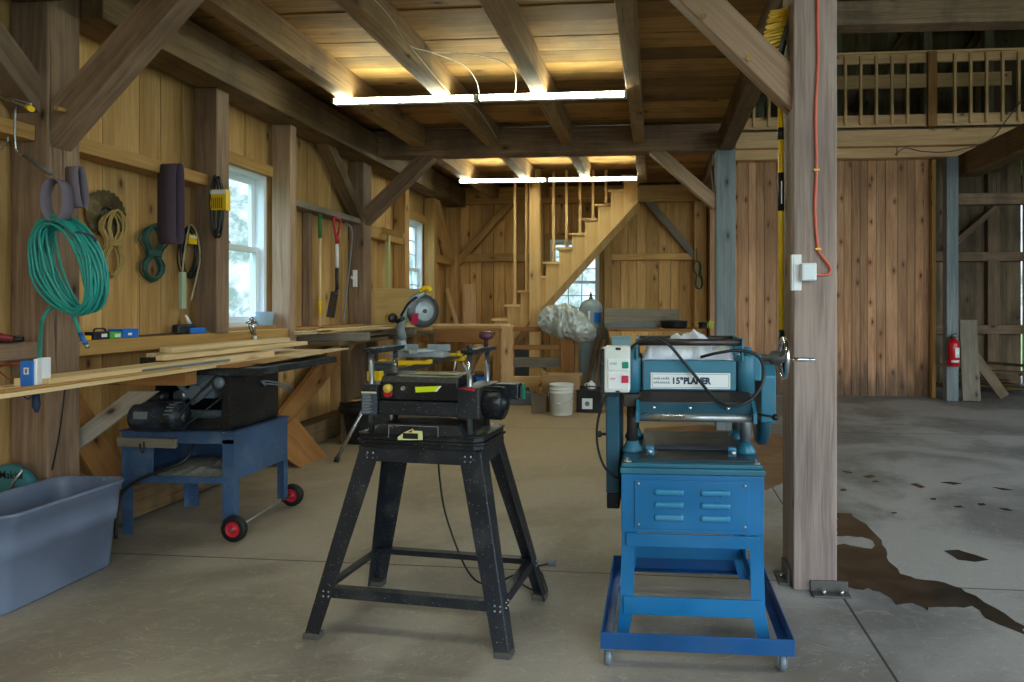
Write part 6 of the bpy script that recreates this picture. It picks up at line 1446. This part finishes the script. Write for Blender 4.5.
mb = MB(); mb.tube([c + V((.150, -.03, .30)), c + V((.17, -.10, .26)), c + V((.13, -.155, .19)), c + V((.0, -.172, .155)), c + V((-.12, -.16, .2)), c + V((-.152, -.03, .30))], .0028, 6, smooth=8); hh = mb.build('handle_wire', M_STEEL, bk)
mb = MB(); mb.tube([c + V((.02, -.172, .155)), c + V((-.05, -.17, .165))], .008, 8); mb.build('grip', M_WHITE, hh)
t, a, b = px_box('battery_box', 'black battery box with a white label on the floor right of the bucket', 'battery box', 577, 600.5, 392, 411.5, 7.95, .2, M_BLACKM)
mb = MB(); mb.box(a.x, b.x, 7.95, 8.15, .002, b.z); mb.box(a.x - .008, b.x + .008, 7.942, 8.158, b.z, b.z + .022); mb.build('case', M_BLACKM, t, bevel=.006)
l0, l1 = at(582, 409, 7.95), at(592.5, 398.5, 7.95); mb = MB(); mb.box(l0.x, l1.x, 7.948, 7.9495, l0.z, l1.z); lb_ = mb.build('label', M_WHITE, t)
mb = MB(); mb.cyl(((l0.x + l1.x) / 2, 7.9478, (l0.z + l1.z) / 2), ((l0.x + l1.x) / 2, 7.9470, (l0.z + l1.z) / 2), .03, n=20); mb.build('label_emblem', M_METALGREY, lb_)
mb = MB(); mb.tube([V((a.x + .01, 8.05, b.z + .024)), V((a.x + .05, 8.0, b.z + .06)), V((b.x - .05, 8.0, b.z + .06)), V((b.x - .01, 8.05, b.z + .024))], .007, 6, smooth=5); mb.build('strap', M_RUBBER, t)
jg = thing('plastic_jug', 'small white jug lying on the black battery box', 'jug', ((a.x + b.x) / 2, 8.05, b.z + .024))
mb = MB(); jc = V(((a.x + b.x) / 2 + .02, 8.07, b.z + .024)); mb.lathe([(0, 0), (.05, 0), (.055, .01), (.055, .05), (.04, .075), (.018, .085), (.018, .10), (0, .10)], jc, n=20); mb.build('body', M_WHITE, jg)
mb = MB(); mb.tube([jc + V((-.05, 0, .03)), jc + V((-.085, 0, .05)), jc + V((-.05, 0, .07)), jc + V((-.02, 0, .075))], .007, 8, smooth=4); mb.build('handle', M_WHITE, jg)
# leaning dark boards behind the battery
plank('dark narrow board leaning behind the battery box, left', V((at(583, 385, 8.35).x, 8.35, .02)), at(598, 337, 8.75), .06, .03, W_TIMBD, 'boards leaning near the tank', 'leaning_board', up=(0, 1, 0))
plank('dark reddish board leaning behind the battery box, right', V((at(590, 390, 8.3).x, 8.3, .02)), at(604, 340, 8.72), .05, .03, W_TIMB, 'boards leaning near the tank', 'leaning_board', up=(0, 1, 0))
mb = MB(); a, b = at(596.5, 372, 8.85), at(609, 329, 8.85); mb.prism([(a.x - .02, 8.9, 0.003), (b.x + .04, 8.9, .003), (b.x, 8.9, b.z), (a.x, 8.9, b.z + .02)], (0, .025, 0)); tag(mb.build('leaning_board', W_OLDGREY), 'wide pale board standing right of the pressure tank', 'board', 'boards leaning near the tank')
# workbench behind the blue planer
wb = thing('workbench', 'rough plank workbench behind the blue planer', 'workbench', (-.1, 8.6, 0))
mb = MB(); mb.box(-.62, .60, 8.35, 9.0, 1.0, 1.035); mb.build('bench_top', W_BROWN, wb, bevel=.003)
mb = MB(); mb.box(-.60, .58, 8.33, 8.349, .62, 1.03); 
mb = MB()
for k in range(7): x = -.60 + .17 * k; mb.box(x, x + .166, 8.325, 8.347, .52 + .01 * (k % 3), .998)
mb.build('front_boards', W_BACK, wb)
for x, y in ((-.58, 8.36), (.50, 8.36), (-.58, 8.9), (.50, 8.9)):
    mb = MB(); mb.box(x, x + .08, y, y + .08, 0, .999); mb.build('leg', W_BROWN, wb)
a, b = at(604, 322.5, 8.7), at(679, 311, 8.7)
mb = MB(); mb.prism([(a.x, 8.7, 1.037), (b.x, 8.7, 1.037), (b.x, 8.78, b.z + .02), (a.x, 8.78, b.z + .04)], (0, .02, 0)); tag(mb.build('grey_board', W_OLDGREY, bevel=.003), 'long grey board standing on edge on the workbench behind the planer', 'board')
mb = MB(); mb.box(a.x + .02, b.x - .3, 8.62, 8.66, 1.037, 1.10); tag(mb.build('metal_channel', M_METALGREY, bevel=.002), 'grey metal channel lying before the long grey board', 'metal channel')
c = at(674, 333, 8.45)
mb = MB(); mb.lathe([(0, .0), (.16, .0), (.175, .02), (.18, .09), (.185, .095), (.18, .10), (.16, .098), (.15, .03), (0, .02)], (c.x, 8.55, 1.037), n=32); o_ = tag(mb.build('black_pan', M_BLACKM), 'black round pan on the workbench behind the planer', 'pan')
a, b = at(612, 356, 8.1), at(631, 338, 8.1)
mb = MB(); mb.box(a.x, b.x, 8.02, 8.22, .86, b.z + .01); bb = None
sb = thing('step_box', 'light blue box on a low wooden crate left of the planer head', 'box', ((a.x + b.x) / 2, 8.12, .78))
mb = MB(); mb.box(a.x, b.x, 8.02, 8.22, .70, b.z); mb.build('body', M_LTBLUE, sb, bevel=.01)
mb = MB(); mb.box(a.x - .008, b.x + .008, 8.012, 8.228, b.z + .0005, b.z + .02); mb.build('lid', M_LTBLUE, sb, bevel=.004)
cr = thing('wooden_crate', 'wooden crate under the light blue box', 'crate', ((a.x + b.x) / 2, 8.12, 0))
for k in range(5):
    z = .01 + .137 * k; mb = MB(); mb.box(a.x - .05, b.x + .06, 7.985, 8.0, z, z + .12); mb.build('slat', W_BROWN, cr)
for x in (a.x - .05, b.x + .03):
    for y in (8.001, 8.25): mb = MB(); mb.box(x, x + .03, y, y + .03, 0, .685); mb.build('corner_post', W_BROWN, cr)
mb = MB(); mb.box(a.x - .05, b.x + .06, 7.985, 8.29, .686, .698); mb.build('top', W_BROWN, cr)
# bits on the workbench right: yellow-green plant-like strap, jar
mb = MB(); rg = random.Random(9)
for k in range(9):
    p = at(700 + k * 1.6, 334, 8.5); p.z = 1.037; mb.tube([p, p + V((rg.uniform(-.05, .05), 0, .06)), p + V((rg.uniform(-.1, .1), 0, rg.uniform(.05, .12)))], .007, 6, smooth=3)
tag(mb.build('yellow_strap', plain('neon_yellow_webbing', '#b9cf2a', .6)), 'tangle of neon yellow strap on the workbench right of the pan', 'strap')
mb = MB(); c = at(709, 332, 8.42); mb.lathe([(0, 0), (.05, 0), (.055, .01), (.055, .06), (.062, .062), (.062, .085), (0, .09)], (c.x - .08, 8.40, 1.037), n=24); tag(mb.build('black_jar', M_BLACKM), 'small black capped jar in front of the neon strap', 'jar')
# green cord on the corner post
c = at(697, 275, 10.17)
mb = MB(); pts = []
for k in range(5 * 20 + 1):
    t = k / 20; an = 2 * math.pi * t; zz = math.cos(an); pts.append(V((c.x + math.sin(an) * .09 * (.35 + .65 * abs(zz)) * (1 + .2 * math.sin(t * 2)) + .03 * (zz < 0), 10.16 + .015 * math.sin(t * 3), c.z + zz * .22)))
mb.tube(pts, .009, 6); mb.tube([V((c.x, 10.16, c.z + .2)), V((c.x - .01, 10.18, c.z + .42))], .008, 6)
tag(mb.build('cord_coil', M_GREENC2), 'dark green cord hanging on the corner post at the back right', 'cord')
# low clutter on the floor under the stairs
for k, (u0, u1, v0, v1, Y, m, nm, lb, ct) in enumerate(((508, 534, 392, 400, 8.45, M_METALGREY, 'low_grey_box', 'low grey-green box on the floor below the rack', 'box'), (515, 530, 350, 372, 9.6, M_METALGREY, 'sheet_metal_offcut', 'dull blue metal sheet standing behind the rack', 'metal sheet'))):
    a, b = at(u0, v1, Y), at(u1, v0, Y); mb = MB(); mb.box(a.x, b.x, Y, Y + .1, .002, b.z); tag(mb.build(nm, m, bevel=.01), lb, ct)
# ================================================================= fire extinguisher, leaning board, junk pile
ex = thing('fire_extinguisher', 'red fire extinguisher hung on the narrow blue-grey post', 'fire extinguisher', tuple(at(953, 366, 9.27)))
c = at(953, 366, 9.25); e0 = c.z
mb = MB(); mb.lathe([(0, 0), (.075, 0), (.085, .01), (.085, .30), (.075, .345), (.04, .375), (.028, .385), (0, .386)], (c.x, 9.25, e0), n=32); cy = mb.build('cylinder', plain('extinguisher_red', '#b81420', .3), ex)
mb = MB(); mb.lathe([(.03, .386), (.03, .41), (.02, .415), (0, .42)], (c.x, 9.25, e0), n=16); mb.bar((c.x - .02, 9.25, e0 + .425), (c.x + .05, 9.25, e0 + .45), (0, .03, 0), (0, 0, .012)); mb.bar((c.x - .02, 9.25, e0 + .40), (c.x + .06, 9.25, e0 + .40), (0, .03, 0), (0, 0, .012)); mb.build('valve_handle', M_DKSTEEL, ex)
mb = MB(); mb.tube([V((c.x - .02, 9.25, e0 + .40)), V((c.x - .08, 9.22, e0 + .38)), V((c.x - .10, 9.22, e0 + .25)), V((c.x - .095, 9.22, e0 + .08))], .012, 8, smooth=5); mb.build('hose', M_RUBBER, ex)
def cyl_patch(x0, x1, z0, z1, r):
    return [[V((c.x + x0 + (x1 - x0) * j / 6, 9.25 - math.sqrt(r * r - (x0 + (x1 - x0) * j / 6) ** 2), e0 + z0 + (z1 - z0) * i / 2)) for j in range(7)] for i in range(3)]
mb = MB(); mb.grid(cyl_patch(-.01, .06, .12, .26, .0865)); mb.build('white_label', M_WHITE, ex, solid=.001)
mb = MB(); mb.grid(cyl_patch(-.055, .055, .055, .085, .0865)); mb.build('lettered_band', M_CLOTHW, ex, solid=.001)
mb = MB(); p0, p1 = at(971, 401, 9.30), at(969, 320, 9.34)
mb.prism([at(963, 401, 9.25) * 1, at(981, 401, 9.25), at(977, 320, 9.33), at(959.5, 320, 9.33)], (0, .03, 0)); tag(mb.build('leaning_board', W_OLDGREY, bevel=.003), 'wide knotty board leaning beside the red extinguisher', 'board')
mb = MB(); mb.beam((4.4, 9.75, .95), (5.0, 9.6, .03), .14, .03, (0, 1, 0)); tag(mb.build('leaning_board', W_STALL), 'dim board slanting down into the dark pile in the stall', 'board')
rj = random.Random(12)
for k in range(12):
    x = rj.uniform(4.9, 6.6); y = rj.uniform(9.9, 10.9); z = .03 + .034 * k
    mb = MB(); an = rj.uniform(-1.2, 1.2); L = rj.uniform(.25, .6); mb.beam((x - L * math.cos(an), y - L * math.sin(an), z), (x + L * math.cos(an), y + L * math.sin(an), z + rj.uniform(-.004, .004)), rj.uniform(.09, .2), .032)
    tag(mb.build('scrap_board', W_TIMBD), 'dark scrap board in the pile on the stall floor at the right edge', 'board', 'dark scrap boards in the stall')
# vine hanging from the loft beam
mb = MB(); mb.tube([at(895, 155, 9.4), at(905, 148, 9.4), at(920, 151, 9.38), at(945, 152, 9.38), at(975, 146, 9.38), at(992, 138, 9.38), at(1005, 122, 9.38), at(1022, 100, 9.38)], .009, 6, smooth=5); mb.tube([at(897, 156, 9.4), at(897, 147, 9.4)], .008, 6)
rj = random.Random(3)
tag(mb.build('dry_vine', M_DKWOODH), 'dry twig strand drooping across the loft rim beam', 'twig')
# ================================================================= puddle and damp marks
M_WET, _t, _b = nt('wet_patch')
_g = N(_t, 'ShaderNodeNewGeometry').outputs['Position']; _n = noise(_t, _g, 5, 5).outputs[0]
_t.links.new(mixc(_t, ramp(_t, _n, .35, .65), lin('#2b241e'), lin('#443a31')), _b.inputs['Base Color']); _b.inputs['Roughness'].default_value = .22; _b.inputs['Specular IOR Level'].default_value = .5
M_DAMP, _t, _b = nt('damp_brown_patch')
_g = N(_t, 'ShaderNodeNewGeometry').outputs['Position']; _n = noise(_t, _g, 4, 5).outputs[0]
_t.links.new(mixc(_t, ramp(_t, _n, .35, .65), lin('#6a4f38'), lin('#84674a')), _b.inputs['Base Color']); _b.inputs['Roughness'].default_value = .45
def blob(name, px, mat, label, cat='puddle', h=.0016, jag=.016, seed=1):
    rn = random.Random(seed); pts = [atZ(u, v, 0) for u, v in px]; out = []
    if name == 'wet_footprint':
        cc_ = sum(pts, V((0, 0, 0))) / len(pts); pts = [cc_ + (p - cc_) * .62 for p in pts]
    n = len(pts)
    for i in range(n):
        p, q = pts[i], pts[(i + 1) % n]; m = max(2, int((q - p).length / .05))
        for k in range(m):
            t = k / m; w = p + (q - p) * t; s_ = 0 if k == 0 else jag
            out.append(V((w.x + rn.uniform(-s_, s_), w.y + rn.uniform(-s_, s_), .0004)))
    me = MB(); me.cur = .5; b = len(out)
    me.v = out + [p + V((0, 0, h)) for p in out]; me._face(list(range(b, 2 * b)))
    for i in range(b): j = (i + 1) % b; me._face([i, j, b + j, b + i])
    o = me.build(name, mat); 
    bm = bmesh.new(); bm.from_mesh(o.data); bmesh.ops.triangulate(bm, faces=[f for f in bm.faces if len(f.verts) > 4]); bmesh.ops.recalc_face_normals(bm, faces=bm.faces); bm.to_mesh(o.data); bm.free()
    return tag(o, label, cat, kind='stuff')
blob('puddle', [(836, 513), (852, 514), (862, 522), (878, 537), (885, 548), (889, 562), (900, 574), (915, 579), (935, 581), (955, 587), (965, 592), (985, 603), (1005, 614), (1026, 627), (1028, 636), (1008, 628), (985, 618), (972, 606), (955, 607), (938, 607), (928, 611), (912, 603), (896, 605), (880, 592), (868, 588), (855, 589), (840, 583), (832, 583), (832, 545), (845, 544), (858, 547), (872, 549), (873, 541), (862, 537), (848, 536), (836, 536)], M_WET, 'large dark wet puddle spreading right of the near post', seed=3)
blob('damp_patch', [(944, 551), (958, 550), (975, 555), (989, 560), (975, 562), (958, 560)], M_WET, 'small dark oval wet spot right of the big puddle', seed=5, jag=.004)
blob('damp_patch', [(752, 437), (775, 433), (790, 436), (790, 480), (768, 490), (748, 488), (735, 470), (742, 452)], M_DAMP, 'brown damp patch between the blue planer and the near post', seed=6)
blob('damp_patch', [(644, 428), (668, 427), (700, 425), (730, 427), (736, 436), (700, 441), (660, 440)], M_DAMP, 'brown damp patch seen through the gap under the planer head', seed=7)
for k, px in enumerate(([(838, 470), (850, 471), (856, 474), (846, 474)], [(858, 476), (872, 474), (880, 477), (868, 479)], [(838, 489), (846, 488), (849, 491), (840, 492)], [(905, 483), (915, 482), (930, 488), (922, 490)], [(934, 482), (950, 481), (968, 484), (955, 486)], [(950, 506), (962, 505), (967, 508), (955, 508)], [(975, 503), (985, 503), (988, 506), (978, 506)], [(994, 507), (1008, 508), (1018, 512), (1004, 511)], [(890, 512), (898, 512), (898, 514), (891, 514)], [(985, 486), (1005, 488), (1020, 491), (1003, 491)], [(870, 481), (878, 480), (882, 483), (873, 483)], [(928, 498), (938, 498), (938, 500), (930, 500)])):
    blob('wet_footprint', px, M_WET, 'small wet mark in the trail of prints across the slab on the right', 'wet mark', seed=20 + k, jag=.004)['group'] = 'wet prints on the floor'
# ================================================================= outside, light, camera
mb = MB(); mb.box(-60, -3.8, -30, 60, -.4, -.3); mb.box(9.2, 60, -30, 60, -.4, -.3); mb.box(-3.8, 9.2, -30, -5.3, -.4, -.16); mb.box(-3.8, 9.2, 13.4, 60, -.4, -.3); struct(mb.build('ground', M_GRASS, origin=(0, 0, -.4)))
SOUTH, HIGH = 5.0, 2.4
w = bpy.data.worlds.new('World'); sc.world = w; w.use_nodes = True; t = w.node_tree; t.nodes.clear()
out = t.nodes.new('ShaderNodeOutputWorld'); bg = t.nodes.new('ShaderNodeBackground')
tc = t.nodes.new('ShaderNodeTexCoord'); sp = t.nodes.new('ShaderNodeSeparateXYZ'); t.links.new(tc.outputs['Generated'], sp.inputs[0])
n1 = noise(t, tc.outputs['Generated'], 16, 8, .3, .7).outputs[0]; n2 = noise(t, tc.outputs['Generated'], 5, 4).outputs[0]
foli = mixc(t, ramp(t, n1, .42, .60), lin('#8ba398'), lin('#eef6ff'))
sky = lin('#cfe4ff')
edge = math_(t, 'ADD', sp.outputs[2], math_(t, 'MULTIPLY', math_(t, 'SUBTRACT', n2, .5), -.25))
c = mixc(t, ramp(t, edge, .30, .5), foli, sky)
c = mixc(t, ramp(t, sp.outputs[2], -.08, .0, 1, 0), c, lin('#8c8a70'))
t.links.new(c, bg.inputs[0])
# tall trees stand left of and behind the barn, the open bright sky is on the yard side
south = ramp(t, math_(t, 'ADD', math_(t, 'MULTIPLY', sp.outputs[1], -1.), math_(t, 'MULTIPLY', sp.outputs[0], .5)), .0, .55)
high = ramp(t, edge, .30, .5, 0, 1)
k = math_(t, 'ADD', 1.7, math_(t, 'ADD', math_(t, 'MULTIPLY', south, SOUTH), math_(t, 'MULTIPLY', high, HIGH)))
k = math_(t, 'MULTIPLY', k, ramp(t, sp.outputs[2], -.08, .0, .25, 1))
t.links.new(k, bg.inputs[1])
t.links.new(bg.outputs[0], out.inputs[0])
def portal(loc, rot, sx, sy):
    l = bpy.data.lights.new('daylight_portal', 'AREA'); l.shape = 'RECTANGLE'; l.size = sx; l.size_y = sy; l.cycles.is_portal = True
    o = bpy.data.objects.new('daylight_portal', l); COL.objects.link(o); o.location = loc; o.rotation_euler = rot
portal((-3.62, 4.995, 1.815), (0, -math.pi / 2, 0), 1.3, .8)
portal((-3.62, 8.8, 1.85), (0, -math.pi / 2, 0), 1.4, .8)
portal((-1.31, 10.6, 1.72), (-math.pi / 2, 0, 0), .82, 1.4)
portal((4.3, -5.05, 2.5), (math.pi / 2, 0, 0), 7.8, 5.0)
portal((8.65, .75, 2.1), (0, math.pi / 2, 0), 4.2, 8.5)
cam = bpy.data.cameras.new('camera'); co = bpy.data.objects.new('camera', cam); COL.objects.link(co); sc.camera = co
co.location = (0, 0, CH); co.rotation_euler = (math.pi / 2, 0, PSI)
cam.sensor_width = 36; cam.lens = FPX * 36 / 1024; cam.shift_x = -(CX - 512) / 1024; cam.shift_y = (HY - 341) / 1024; cam.clip_start = .05; cam.clip_end = 200
sc.view_settings.view_transform = 'Standard'; sc.view_settings.look = 'None'; sc.view_settings.gamma = 1; sc.view_settings.use_curve_mapping = False
sc.view_settings.exposure = 0.2
sc.cycles.max_bounces = 8; sc.cycles.diffuse_bounces = 5; sc.cycles.use_denoising = True; sc.cycles.sample_clamp_indirect = 6
sc.cycles.transparent_max_bounces = 8
